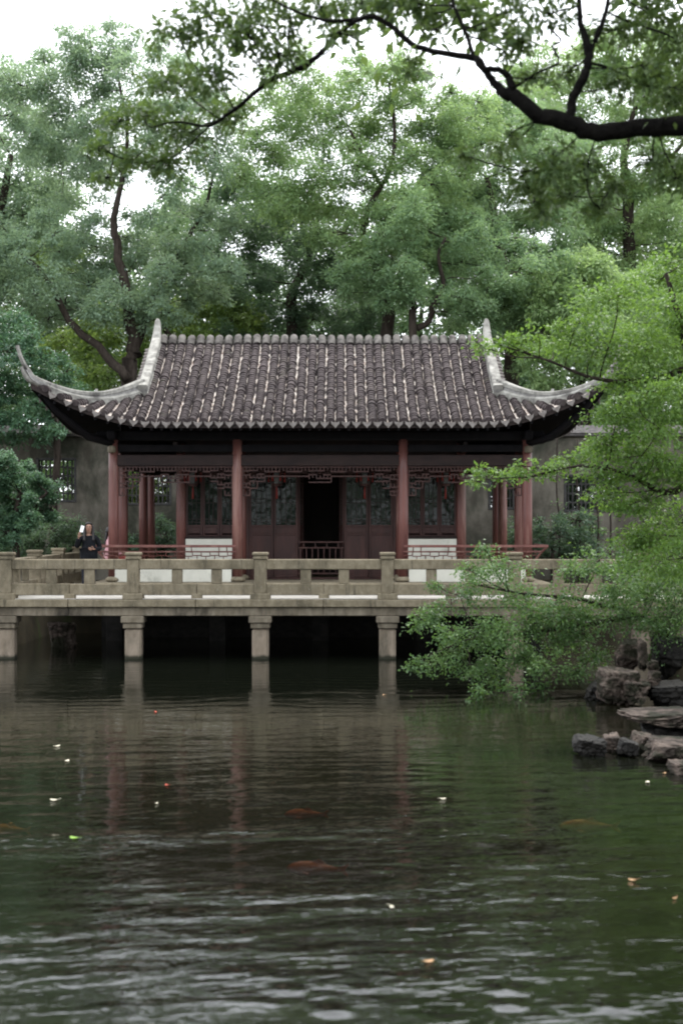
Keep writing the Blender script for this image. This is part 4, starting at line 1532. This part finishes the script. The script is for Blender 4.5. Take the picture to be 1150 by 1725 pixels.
# ---- maple on the right bank
Y = 22.5
b = (6.3, 22.8, ground_h(6.3, 22.8) - 0.05)
MP = [(1110, 470, 62), (1040, 500, 50), (1150, 540, 70), (970, 545, 40), (905, 560, 34), (850, 575, 26), (815, 585, 20), (1090, 590, 60), (1000, 585, 36), (930, 588, 28), (880, 592, 18),
      (1060, 640, 42), (1130, 650, 60), (1040, 700, 46), (1110, 720, 60), (1020, 750, 30), (1150, 780, 70), (1060, 770, 50), (960, 770, 28), (920, 790, 26),
      (880, 785, 24), (850, 800, 20), (815, 790, 20), (800, 810, 14), (1010, 800, 30), (1090, 840, 50), (1150, 880, 60), (1060, 850, 30), (1120, 940, 50), (1180, 650, 60), (1200, 780, 70), (1210, 500, 70), (1020, 830, 24), (1070, 905, 34), (1100, 900, 40), (1040, 760, 36), (1090, 660, 50), (1150, 440, 50), (1100, 780, 40), (1150, 940, 50)]
rngm = np.random.default_rng(3)
clm = []
for px, py, r in MP:
    d = 22.2 + rngm.normal() * 0.5 + (1150 - px) * 0.002
    clm.append(CL(px, py, r * 1.15, d, 0.52))
make_tree('maple_tree', b, 'bright green maple on the right bank with layered branches hiding the roof corner', 'tree', None,
          [([Vector(b), at(1215, 900, 22.7), at(1190, 800, 22.6), at(1170, 680, 22.5), at(1150, 560, 22.4), at(1120, 460, 22.3)], [0.16, 0.13, 0.11, 0.09, 0.06, 0.03]),
           ([at(1190, 800, 22.6), at(1120, 830, 22.3), at(1060, 800, 22.2), at(980, 785, 22.3), at(900, 800, 22.5)], [0.07, 0.05, 0.035, 0.022, 0.012]),
           ([at(1160, 620, 22.4), at(1090, 640, 22.3), at(1010, 640, 22.3), at(930, 610, 22.5), at(840, 580, 22.8)], [0.06, 0.045, 0.03, 0.02, 0.01])],
          clm, 0.066, 0.040, 3.0, M['leaf_maple'], M['bark'], 131, flat=0.45, droop=0.25, twr=0.006, sub=0.50, tint0=0.5, limb_r=0.02)
# ---- bush hanging over the water on the right
BU = [(705, 1040, 22), (740, 1030, 24), (775, 1005, 26), (815, 985, 30), (850, 960, 30), (820, 925, 18), (790, 960, 18), (880, 1000, 34), (760, 1060, 24), (715, 1115, 18), (690, 1125, 10), (750, 1100, 24),
      (800, 1060, 34), (790, 1120, 28), (850, 1060, 36), (830, 1130, 30), (800, 1165, 16), (880, 1110, 32), (900, 1050, 36), (870, 1160, 16), (930, 1120, 26), (940, 1010, 36), (950, 1070, 36), (990, 1040, 40),
      (1000, 1100, 26), (1030, 990, 40), (1060, 1040, 40), (1010, 940, 26), (1090, 990, 46), (1130, 1040, 50), (1120, 960, 40), (970, 1130, 18), (1170, 1000, 50), (910, 1155, 14), (1060, 940, 30), (960, 960, 24), (740, 985, 14)]
clb = []
rngm = np.random.default_rng(4)
for px, py, r in BU:
    d = 24.3 + rngm.normal() * 0.35 - max(0, (py - 1040)) * 0.008
    clb.append(CL(px, py, r * 1.15, d, 0.7))
b = (5.9, 24.8, ground_h(5.9, 24.8) - 0.05)
make_tree('overhanging_bush', b, 'green bush on the right bank leaning out low over the pond', 'bush', None,
          [([Vector(b), at(1080, 1040, 24.6), at(1000, 1050, 24.4), at(900, 1065, 24.2), at(800, 1075, 24.2), at(720, 1105, 24.2)], [0.07, 0.055, 0.045, 0.03, 0.02, 0.01]),
           ([at(1080, 1040, 24.6), at(980, 1010, 24.4), at(880, 1000, 24.3), at(800, 985, 24.4)], [0.045, 0.035, 0.02, 0.01])],
          clb, 0.060, 0.034, 2.8, M['leaf_bush'], M['bark'], 132, flat=0.6, droop=0.35, twr=0.005, sub=0.50, tint0=0.45, limb_r=0.02)
# ---- great tree whose bough crosses the top of the picture
Y = 12.0
b = (5.6, 12.4, ground_h(5.6, 12.4) - 0.1)
bough = tp([(1420, 150, 26, 0.3), (1280, 190, 21), (1150, 212, 17), (1070, 218, 15), (995, 222, 15), (945, 203, 15), (890, 185, 13), (850, 152, 12)], Y)
bough2 = tp([(858, 160, 11), (832, 140, 7), (815, 115, 6), (798, 98, 6), (740, 88, 5), (690, 72, 5), (655, 42, 4.5), (620, 28, 4.5), (580, 48, 4.5, 0.2), (545, 85, 4.5, 0.3), (500, 118, 5, 0.4), (450, 138, 4.5, 0.5), (395, 185, 3.5, 0.6), (350, 212, 2.5, 0.7), (300, 205, 2, 0.8), (255, 215, 1.2, 0.9)], Y)
knot = tp([(862, 150, 8), (856, 128, 6), (838, 118, 5), (812, 114, 5), (800, 98, 4)], Y - 0.03)
up1 = tp([(958, 200, 9), (966, 165, 8), (985, 120, 8), (990, 85, 7), (978, 40, 5), (972, -20, 4), (960, -90, 3)], Y)
up2 = tp([(988, 92, 6), (1005, 60, 5), (1020, 20, 4), (1030, -40, 3)], Y)
t1 = tp([(798, 100, 4), (785, 60, 3.5), (765, 10, 3), (750, -60, 2)], Y)
t2 = tp([(860, 152, 2.5), (900, 125, 2.2), (940, 105, 2.0), (930, 78, 2.2), (945, 68, 2), (922, 45, 1.5)], Y - 0.05)
t3 = tp([(990, 105, 2.5), (1040, 120, 2), (1090, 145, 2), (1150, 148, 1.5)], Y + 0.1)
t4 = tp([(620, 30, 4), (560, 35, 3), (500, 20, 2.2), (440, -10, 1.5)], Y + 0.1)
t5 = tp([(500, 118, 2.5), (470, 70, 2), (440, 40, 1.5)], Y + 0.5)
trunk = [(5.6, 12.4, b[2]), (5.45, 12.4, 3.2), (5.0, 12.35, 5.2), tuple(bough[0][0])]
trunk2 = [(5.0, 12.35, 5.0), (5.3, 12.6, 7.5), (4.8, 13.0, 10.0), (3.6, 13.2, 12.0)]
trunk3 = [(5.2, 12.5, 7.0), (3.6, 11.5, 8.6), (1.6, 11.0, 9.6), (-0.4, 11.4, 10.2)]
rngo = np.random.default_rng(8)


def cl_over(lst, sq=0.7):
    return [CL(px, py, r, Y + 0.3 + rngo.normal() * 0.35 + (max(0, 600 - px)) * 0.0016, sq) for px, py, r in lst]


OV = cl_over([(300, 60, 40), (350, 20, 50), (420, 60, 45), (300, 140, 45), (360, 120, 45), (430, 10, 45), (470, 90, 36), (250, 190, 34), (310, 225, 40), (380, 190, 34), (230, 270, 30), (180, 300, 20), (280, 270, 28), (200, 205, 30), (170, 250, 20),
              (490, 30, 36), (540, 10, 34), (575, 15, 30), (640, 8, 30), (700, 5, 28), (800, 15, 28), (820, 50, 22), (560, 55, 18), (735, 50, 16), (610, -5, 28), (590, 60, 16), (670, 0, 26), (720, 20, 20), (690, 105, 18), (760, 0, 24),
              (850, 20, 34), (880, 70, 36), (920, 20, 40), (850, 90, 18), (1040, 50, 40), (1090, 20, 50), (1140, 70, 50), (1080, 110, 44), (1130, 150, 44), (1030, 140, 34), (960, 120, 24), (905, 130, 24),
              (930, 270, 38), (880, 290, 34), (990, 280, 36), (840, 250, 26), (960, 330, 34), (1030, 310, 30), (900, 340, 28), (1100, 270, 30), (780, 260, 20), (1010, 350, 20), (1140, 300, 34), (860, 225, 20),
              (1130, 200, 26), (1180, 120, 60), (1190, 260, 50)])
make_tree('overhanging_tree', b, 'great tree at right whose black crooked bough crosses the top of the view', 'tree', None,
          [(trunk, [0.30, 0.26, 0.20, 0.14]), bough, bough2, knot, up1, up2, t1, t2, t3, t4, t5, (trunk2, [0.2, 0.15, 0.1, 0.05]), (trunk3, [0.12, 0.09, 0.06, 0.03])],
          OV, 0.074, 0.036, 4.2, M['leaf_over'], M['bark_wet'], 141, flat=0.8, droop=0.3, twr=0.005, sub=0.5, tint0=0.45, limb_r=0.014)
# its upper crown, above the frame, shades the right of the pond
up_cl = []
for k in range(70):
    up_cl.append(((rngo.uniform(-0.5, 9), rngo.uniform(7, 19), rngo.uniform(8.8, 13)), (1.1, 1.1, 0.7)))
A = scatter(up_cl, 0.18, 0.09, 1.4, np.random.default_rng(77), 0.6, 0.3)
me = leaf_mesh('upper_crown', *A, M['leaf_over'])
ov = [o for o in COL.objects if o.name.startswith('overhanging_tree')][0]
me.transform(Matrix.Translation(-Vector(ov.location)))
add('upper_crown', me, ov)

# ------------------------------------------------------------------ rocks
def rock(name, px0, px1, py0, py1, Y, label, mat, seed, depth=None, flat=False, group='rocks on the right bank'):
    a, b_ = at(px0, py1, Y), at(px1, py0, Y)
    cx_, cz_ = (a.x + b_.x) / 2, (a.z + b_.z) / 2
    sx, sz = (b_.x - a.x) / 2, (b_.z - a.z) / 2
    sy = depth / 2 if depth else (sx + sz) * 0.55
    bm = bmesh.new()
    bmesh.ops.create_icosphere(bm, subdivisions=5, radius=1.0)
    rr_ = random.Random(seed)
    planes = []
    for _ in range(9):
        n_ = Vector((rr_.gauss(0, 1), rr_.gauss(0, 1), rr_.gauss(0, 0.9))).normalized()
        planes.append((n_, rr_.uniform(0.62, 0.95)))
    planes.append((Vector((rr_.uniform(-.15, .15), -0.12, 1)).normalized(), 0.45 if flat else 0.62))
    planes.append((Vector((rr_.uniform(-.3, .3), -1, rr_.uniform(-.2, .3))).normalized(), 0.66))
    of = Vector((seed * 3.1, seed * 1.7, seed * 0.9))
    for v in bm.verts:
        p = v.co.copy()
        q4 = (abs(p.x) ** 3.2 + abs(p.y) ** 3.2 + abs(p.z) ** 3.2) ** (1 / 3.2)
        p /= q4
        for n_, d_ in planes:
            q = p.dot(n_)
            if q > d_:
                p -= n_ * (q - d_) * 0.97
        led = mnoise.noise(Vector((p.x * 0.8, p.y * 0.8, p.z * 5.5)) + of)
        cr = abs(mnoise.noise(p * 2.3 + of * 2))
        p *= 1 + 0.09 * mnoise.noise(p * 1.5 + of) + 0.07 * led + 0.07 * mnoise.noise(p * 5.5 + of) + 0.04 * mnoise.noise(p * 12 + of) + 0.02 * mnoise.noise(p * 25 + of) - 0.16 * max(0, 0.12 - cr) / 0.12
        v.co = p
    # normalise to the wanted box
    mnv = [min(v.co[k] for v in bm.verts) for k in range(3)]
    mxv = [max(v.co[k] for v in bm.verts) for k in range(3)]
    for v in bm.verts:
        v.co = Vector(((v.co.x - mnv[0]) / (mxv[0] - mnv[0]) * 2 - 1, (v.co.y - mnv[1]) / (mxv[1] - mnv[1]) * 2 - 1, (v.co.z - mnv[2]) / (mxv[2] - mnv[2]) * 2 - 1))
        v.co = Vector((v.co.x * sx, v.co.y * sy, v.co.z * sz + sz))
    me = bpy.data.meshes.new(name)
    bm.to_mesh(me)
    bm.free()
    me.materials.append(mat)
    me.polygons.foreach_set('use_smooth', [True] * len(me.polygons))
    o = add(name, me, None, (cx_, Y + sy * 0.6, a.z))
    return tag(o, label, 'rock', group)


rk, rw = M['rock'], M['rock_wet_shade']
rock('bank_rock', 1008, 1080, 1128, 1192, 22.2, 'upright brown rock at the water edge below the bush', rk, 1, 0.9)
rock('bank_rock', 1052, 1102, 1146, 1190, 21.9, 'squarish rock with pale top edge between the bank rocks', rk, 2, 0.8)
rock('bank_rock', 1095, 1165, 1150, 1196, 22.0, 'dark broad rock at the right edge beneath the bank', rw, 3, 1.0)
rock('bank_rock', 1036, 1082, 1078, 1135, 23.2, 'tall mossy rock standing at the back of the bank', rk, 4, 0.6)
rock('bank_rock', 1074, 1092, 1076, 1132, 22.9, 'slim pale upright stone on the bank', rk, 5, 0.25)
rock('bank_rock', 1090, 1112, 1112, 1132, 22.3, 'small rounded pale stone on top of the rock pile', rk, 6, 0.25)
rock('bank_rock', 1092, 1114, 1130, 1160, 22.2, 'narrow pale stone wedged between two dark rocks', rk, 7, 0.25)
rock('bank_rock', 1110, 1190, 1075, 1155, 23.3, 'large shadowed rock at the right edge of the bank', rw, 8, 1.2)
rock('bank_rock', 985, 1035, 1150, 1186, 22.9, 'shadowed rock half hidden by hanging leaves', rw, 9, 0.8)
rock('shore_rock', 1048, 1190, 1200, 1226, 18.4, 'broad flat pale slab lying over the shore rocks', rk, 10, 1.3, True)
rock('shore_rock', 1062, 1104, 1236, 1275, 17.6, 'brown rock propping up the front of the flat slab', rk, 11, 0.7)
rock('shore_rock', 1085, 1190, 1222, 1272, 18.3, 'dark rock in the shadow under the flat slab', rw, 12, 1.0)
rock('shore_rock', 1088, 1190, 1252, 1296, 16.9, 'low flat rock with pale top in front of the slab', rk, 13, 0.9, True)
rock('shore_rock', 966, 1022, 1243, 1282, 17.3, 'black wet rock lying farthest out in the pond', rw, 14, 0.5, True)
rock('shore_rock', 1018, 1056, 1238, 1276, 17.6, 'small pale stone just right of the black wet rock', rk, 15, 0.45)
rock('shore_rock', 1132, 1190, 1288, 1318, 15.9, 'small half-submerged rock nearest at the right edge', rk, 16, 0.6)
rock('shore_rock', 1040, 1075, 1246, 1280, 17.2, 'dark wedge-shaped rock below the flat slab', rw, 17, 0.4)
rock('garden_rock', 78, 128, 1048, 1112, 32.6, 'pale eroded rock in the dark water under the left of the bridge', M['rock'], 18, 0.5, False, None)

# ------------------------------------------------------------------ koi and floating leaves
def water_at(px, py, z=0.0):
    Y = (EYE - z) * FPX / (py - 885.0)
    return Vector(((px - 575.0) / FPX * Y, Y, z))


def koi(px0, px1, py, label, mat, z=-0.05, tilt=0.0):
    L = (water_at(px1, py, 0) - water_at(px0, py, 0)).length
    z = z * 0.6 - 0.12 * L
    a, b_ = water_at(px0, py, z), water_at(px1, py + tilt, z)
    c = (a + b_) / 2
    d = (b_ - a).normalized()
    ang = math.atan2(d.y, d.x)
    root = empty('koi_fish', c)
    root.rotation_euler = (0, 0, ang)
    tag(root, label, 'fish', 'koi in the pond')
    mb = MB()
    rr_ = []
    for t, w_, h_ in ((0, 0.02, 0.02), (0.04, 0.055, 0.06), (0.12, 0.085, 0.095), (0.25, 0.105, 0.125), (0.4, 0.105, 0.13), (0.58, 0.085, 0.10), (0.74, 0.05, 0.07), (0.85, 0.028, 0.045), (0.9, 0.012, 0.04)):
        rr_.append([((0.5 - t) * -L, math.sin(q * math.pi / 5) * w_ * L + 0.02 * L * math.sin(t * 5), math.cos(q * math.pi / 5) * h_ * L) for q in range(10)])
    mb.rings(rr_)
    add('body', mb.mesh('body', mat, True), root)
    tail = MB()
    x0 = 0.38 * L
    for sg in (0.004, -0.004):
        b0 = len(tail.v)
        tail.v += [(x0, sg, 0.03 * L), (x0 + 0.17 * L, sg + 0.02 * L, 0.10 * L), (x0 + 0.11 * L, sg, 0.0), (x0 + 0.17 * L, sg - 0.02 * L, -0.10 * L), (x0, sg, -0.03 * L)]
        tail.f.append(tuple(range(b0, b0 + 5)) if sg > 0 else tuple(range(b0, b0 + 5))[::-1])
    add('tail_fin', tail.mesh('tail_fin', mat), root)
    fin = MB()
    fin.rings([[(-0.12 * L, 0.003, 0.11 * L), (0.05 * L, 0.003, 0.17 * L), (0.16 * L, 0.003, 0.10 * L)], [(-0.12 * L, -0.003, 0.11 * L), (0.05 * L, -0.003, 0.17 * L), (0.16 * L, -0.003, 0.10 * L)]])
    add('dorsal_fin', fin.mesh('dorsal_fin', mat), root)
    for sg in (-1, 1):
        pf = MB()
        q = [(-0.25 * L, sg * 0.09 * L, -0.03 * L), (-0.10 * L, sg * 0.20 * L, -0.05 * L), (-0.13 * L, sg * 0.09 * L, -0.04 * L)]
        pf.rings([q, [(u, v, w_ - 0.006) for u, v, w_ in q]])
        add('side_fin', pf.mesh('side_fin', mat), root)


koi(482, 584, 1462, 'red-orange koi just under the surface in the middle of the pond', M['koi'], -0.05, 4)
koi(478, 552, 1372, 'dim red koi farther out below the white ripples', M['koi'], -0.09, 0)
koi(940, 1042, 1393, 'tan-orange koi in the green reflection at right', M['koi_gold'], -0.08, 0)
koi(-20, 52, 1396, 'pale golden koi cut by the left edge', M['koi_gold'], -0.03, 3)

rl = random.Random(12)


def floater(px, py, size, label, mat):
    p = water_at(px, py, 0.006)
    n = 9
    mb = MB()
    ring = []
    for k in range(n):
        a = 2 * math.pi * k / n
        r_ = size * (0.75 + 0.25 * rl.random())
        ring.append((math.cos(a) * r_, math.sin(a) * r_ * 0.55, 0.004 * math.cos(2 * a)))
    mb.rings([[(x_, y_, z_ + 0.004) for x_, y_, z_ in ring], [(x_ * 0.96, y_ * 0.96, z_ + 0.009) for x_, y_, z_ in ring]])
    mb.tube([(size * 0.7, 0, 0.008), (size * 1.15, 0.01, 0.012), (size * 1.4, 0.03, 0.016)], 0.002, 4)
    o = add('floating_leaf', mb.mesh('floating_leaf', mat), None, p, (0, 0, rl.uniform(0, 6.28)))
    tag(o, label, 'leaf', 'leaves floating on the pond')


floater(97, 1257, 0.05, 'pale floating leaf highest up at the left, below the first pier', M['petal'])
floater(113, 1282, 0.05, 'pale floating leaf second down in the column at left', M['petal'])
floater(91, 1348, 0.045, 'pale floating leaf lowest in the column at left', M['petal'])
floater(281, 1323, 0.035, 'small red floating leaf left of the middle', M['petal_red'])
floater(264, 1354, 0.025, 'tiny white floating leaf below the red one', M['petal'])
floater(746, 1346, 0.04, 'pale floating leaf alone right of the middle', M['petal'])
floater(722, 1620, 0.042, 'tan floating leaf in the lower right of the middle ripples', M['petal_tan'])
floater(660, 1529, 0.035, 'yellowish floating leaf among the white ripples', M['petal'])
floater(1064, 1483, 0.035, 'tan floating leaf in the dark water at right', M['petal_tan'])
floater(1135, 1514, 0.02, 'tiny orange floating leaf near the right edge', M['petal_tan'])
floater(1118, 1303, 0.03, 'tan floating leaf beside the nearest shore rock', M['petal_tan'])
floater(1090, 1318, 0.045, 'white curled floating leaf off the shore rocks', M['petal'])
floater(262, 1200, 0.04, 'small reddish floating leaf far out before the second pier', M['petal_red'])
floater(125, 1412, 0.05, 'bright green floating leaf at lower left', M['petal_green'])
floater(646, 1171, 0.035, 'small tan floating leaf near the fourth pier', M['petal_tan'])

# ------------------------------------------------------------------ people
def skin_obj(name, nodes, edges, mat, parent, root=0, sub=2):
    """nodes: (x, y, z, rx[, ry]); grown with a Skin modifier."""
    me = bpy.data.meshes.new(name)
    me.from_pydata([n_[:3] for n_ in nodes], edges, [])
    o = add(name, me, parent)
    md = o.modifiers.new('skin', 'SKIN')
    sv = me.skin_vertices[0].data
    for i, n_ in enumerate(nodes):
        sv[i].radius = (n_[3], n_[4] if len(n_) > 4 else n_[3])
        sv[i].use_root = (i == root)
    md.use_smooth_shade = True
    md.branch_smoothing = 0.6
    sb = o.modifiers.new('sub', 'SUBSURF')
    sb.levels = sb.render_levels = sub
    me.materials.append(mat)
    return o


def chain(n0, n):
    return [(n0 + i, n0 + i + 1) for i in range(n - 1)]


def hand(parent, wrist, d, side, mat):
    """Palm with five separate bent fingers, from wrist along d; side points to the thumb."""
    d = Vector(d).normalized()
    s = Vector(side)
    s = (s - d * s.dot(d)).normalized()
    nrm = d.cross(s).normalized()
    w_ = Vector(wrist)
    palm = w_ + d * 0.075
    nodes = [(*w_, 0.022, 0.016), (*(w_ + d * 0.035), 0.032, 0.016), (*palm, 0.036, 0.015)]
    o = skin_obj('hand', nodes, chain(0, 3), mat, parent, 0, 1)
    for off, L in ((0.027, 0.068), (0.009, 0.078), (-0.010, 0.072), (-0.027, 0.056)):
        f0 = palm + s * off - d * 0.005
        f1 = f0 + d * L * 0.5 + nrm * 0.008
        f2 = f1 + d * L * 0.30 + nrm * L * 0.22
        f3 = f2 + d * L * 0.12 + nrm * L * 0.24
        skin_obj('finger', [(*f0, 0.0085), (*f1, 0.008), (*f2, 0.0075), (*f3, 0.006)], chain(0, 4), mat, o, 0, 1)
    t0 = w_ + d * 0.03 + s * 0.022
    t1 = t0 + s * 0.03 + d * 0.025 + nrm * 0.01
    t2 = t1 + d * 0.03 + s * 0.006 + nrm * 0.012
    skin_obj('thumb', [(*t0, 0.011), (*t1, 0.0095), (*t2, 0.007)], chain(0, 3), mat, o, 0, 1)


def person(loc, rot, label, top, legs_mat, height, armR, armL, long_hair=True, seated=False):
    """Standing figure facing local -Y.  armR / armL: (elbow, wrist, hand direction, thumb side)."""
    k = height / 1.60
    root = empty('person', loc)
    root.rotation_euler = (0, 0, rot)
    root.scale = (k, k, k)
    tag(root, label, 'person', 'people at the pavilion')
    shR, shL = (-0.165, 0.0, 1.29), (0.165, 0.0, 1.29)
    N = [(0, 0.0, 0.86, 0.145, 0.10), (0, 0.0, 1.0, 0.125, 0.092), (0, 0.0, 1.15, 0.14, 0.10), (0, 0.005, 1.28, 0.13, 0.085), (0, 0.0, 1.355, 0.055, 0.052),
         (0, -0.01, 1.41, 0.055, 0.055), (0, -0.022, 1.46, 0.070, 0.082), (0, -0.012, 1.53, 0.074, 0.088), (0, -0.005, 1.575, 0.05, 0.058)]
    E = chain(0, 9)
    for sh, arm in ((shR, armR), (shL, armL)):
        i = len(N)
        el, wr = arm[0], arm[1]
        N += [(*sh, 0.056), (*el, 0.040), (*wr, 0.024)]
        E += [(3, i), (i, i + 1), (i + 1, i + 2)]
    for sg in (-1, 1):
        i = len(N)
        N += [(sg * 0.085, 0, 0.80, 0.09), (sg * 0.09, -0.01, 0.46, 0.055), (sg * 0.09, 0.01, 0.10, 0.036), (sg * 0.10, -0.09, 0.035, 0.032)]
        E += [(0, i), (i, i + 1), (i + 1, i + 2), (i + 2, i + 3)]
    if seated:              # thighs forward, shins down, trunk lowered to the seat
        N = [(n_[0], n_[1], n_[2] - 0.30, *n_[3:]) for n_ in N[:15]]
        for sg in (-1, 1):
            i = len(N)
            N += [(sg * 0.085, -0.06, 0.55, 0.09), (sg * 0.09, -0.46, 0.53, 0.058), (sg * 0.09, -0.46, 0.10, 0.036), (sg * 0.10, -0.56, 0.035, 0.032)]
        hs_ = -0.30
    else:
        hs_ = 0.0
    skin_obj('body', N, E, M['skin'], root)
    # clothing follows the body a little outside it
    g_ = 0.018
    J = [(0, 0.0, 0.66, 0.215, 0.16), (0, 0, 0.86, 0.19 + g_, 0.135 + g_), (0, 0, 1.0, 0.165 + g_, 0.12 + g_), (0, 0, 1.15, 0.16 + g_, 0.115 + g_), (0, 0.005, 1.27, 0.125 + g_, 0.085 + g_), (0, 0.002, 1.345, 0.085, 0.08), (0, 0.0, 1.39, 0.075, 0.072)]
    E = chain(0, 7)
    for sh, arm in ((shR, armR), (shL, armL)):
        i = len(J)
        el, wr = arm[0], arm[1]
        J += [(*sh, 0.056 + g_), (*el, 0.046 + g_), (*wr, 0.034 + g_ * 0.6)]
        E += [(4, i), (i, i + 1), (i + 1, i + 2)]
    J = [(n_[0], n_[1], n_[2] + hs_, *n_[3:]) for n_ in J]
    if seated:
        J[0] = (0, 0, 0.50, 0.165, 0.125)
    skin_obj('jacket', J, E, top, root, 1)
    T = [(0, 0.0, 0.85 + hs_, 0.155, 0.115)]
    E = []
    for sg in (-1, 1):
        i = len(T)
        if seated:
            T += [(sg * 0.09, -0.08, 0.555, 0.10), (sg * 0.092, -0.46, 0.54, 0.075), (sg * 0.092, -0.46, 0.12, 0.058)]
        else:
            T += [(sg * 0.09, 0, 0.76, 0.105), (sg * 0.092, -0.01, 0.46, 0.072), (sg * 0.092, 0.01, 0.12, 0.058)]
        E += [(0, i), (i, i + 1), (i + 1, i + 2)]
    skin_obj('trousers', T, E, legs_mat, root)
    for sg in (-1, 1):
        yo = -0.47 if seated else 0.0
        skin_obj('shoe', [(sg * 0.095, 0.05 + yo, 0.04, 0.04, 0.035), (sg * 0.10, -0.05 + yo, 0.036, 0.045, 0.034), (sg * 0.105, -0.15 + yo, 0.03, 0.035, 0.026)], chain(0, 3), M['jacket'], root)
    for arm in (armR, armL):
        hand(root, Vector(arm[1]) + Vector((0, 0, hs_)), arm[2], arm[3], M['skin'])
    n_before = set(root.children)
    # hair: cap over the skull with a fall behind the shoulders
    hb = MB()
    seg = 16
    rr_ = []
    for lat in range(0, 9):
        a = lat / 8 * 1.9
        rr_.append([(0.096 * math.sin(a) * math.sin(q * 2 * math.pi / seg), 0.008 - 0.108 * math.sin(a) * math.cos(q * 2 * math.pi / seg) * (0.80 if math.cos(q * 2 * math.pi / seg) > 0.55 and lat > 3 else 1.0) + (0.05 if math.cos(q * 2 * math.pi / seg) > 0.55 and lat > 4 else 0.0), 1.515 + 0.118 * math.cos(a)) for q in range(seg)])
    # open the front below the hairline by lifting it to the brow
    for ring_i in range(5, 9):
        rr_[ring_i] = [((p[0], p[1], p[2]) if not (math.cos(q * 2 * math.pi / seg) > 0.45) else (p[0] * 0.9, 0.03, 1.56)) for q, p in enumerate(rr_[ring_i])]
    hb.rings(rr_)
    add('hair', hb.mesh('hair', M['hair'], True), root)
    if long_hair:
        for sg in (-1, 1):
            skin_obj('hair_lock', [(sg * 0.078, -0.01, 1.56, 0.028, 0.05), (sg * 0.090, -0.03, 1.46, 0.026, 0.045), (sg * 0.098, -0.06, 1.34, 0.030, 0.035), (sg * 0.10, -0.10, 1.20, 0.026, 0.02)], chain(0, 4), M['hair'], root)
        skin_obj('hair_fall', [(0, 0.07, 1.52, 0.075, 0.045), (0, 0.085, 1.40, 0.085, 0.04), (0, 0.10, 1.25, 0.09, 0.035), (0, 0.11, 1.12, 0.06, 0.02)], chain(0, 4), M['hair'], root)
    # face
    skin_obj('nose', [(0, -0.098, 1.515, 0.008), (0, -0.112, 1.485, 0.012), (0, -0.102, 1.478, 0.012)], chain(0, 3), M['skin'], root, 0, 1)
    for sg in (-1, 1):
        e = MB()
        e.lathe([(0.001, -0.006), (0.011, -0.003), (0.013, 0), (0.011, 0.003), (0.001, 0.006)], sg * 0.030, -0.093, 1.513, 8)
        add('eye', e.mesh('eye', M['hair'], True), root)
        e = MB()
        e.tube([(sg * 0.016, -0.099, 1.532), (sg * 0.032, -0.098, 1.537), (sg * 0.047, -0.088, 1.532)], 0.004, 5)
        add('brow', e.mesh('brow', M['hair'], True), root)
        skin_obj('ear', [(sg * 0.078, 0.0, 1.52, 0.012), (sg * 0.084, 0.006, 1.505, 0.013), (sg * 0.078, 0.002, 1.485, 0.009)], chain(0, 3), M['skin'], root, 0, 1)
    mth = MB()
    mth.tube([(-0.022, -0.092, 1.452), (0, -0.101, 1.450), (0.022, -0.092, 1.452)], [0.003, 0.006, 0.003], 6)
    add('mouth', mth.mesh('mouth', M['redcloth'], True), root)
    for ch in root.children:
        if ch not in n_before:
            ch.location.z += hs_
    return root


pw = Vector(((150 - 575) / FPX * 31.4, 31.4, DECK + 0.018))
person(pw, R(8), 'person in a black coat with long dark hair holding up a white phone at left', M['jacket'], M['trousers'], 1.58,
       ((-0.27, -0.02, 1.06), (-0.215, -0.20, 1.27), (0.1, -0.1, 1.0), (0.6, -0.6, 0)),
       ((0.25, 0.03, 1.03), (0.14, -0.17, 1.02), (-1, -0.25, 0.05), (0, -0.2, 1)))
ph = MB().cbox(-0.036, 0.036, -0.005, 0.005, -0.072, 0.072, 0.004)
pm = ph.mesh('phone', M['phone'])
po = add('phone', pm, None, at(138.5, 891, 31.12), (R(-12), R(14), R(10)))
tag(po, 'white phone held up beside the head of the black-coated person', 'phone')
person(Vector((-5.52, 33.98, FL + 0.01)), R(90), 'person in a pink top sitting on the bench half hidden behind the leftmost column', M['pink'], M['redcloth'], 1.56,
       ((-0.22, -0.05, 1.05), (-0.12, -0.27, 0.94), (0.3, -1, -0.1), (0.6, 0, 0.6)),
       ((0.22, -0.05, 1.05), (0.12, -0.27, 0.94), (-0.3, -1, -0.1), (-0.6, 0, 0.6)), seated=True)
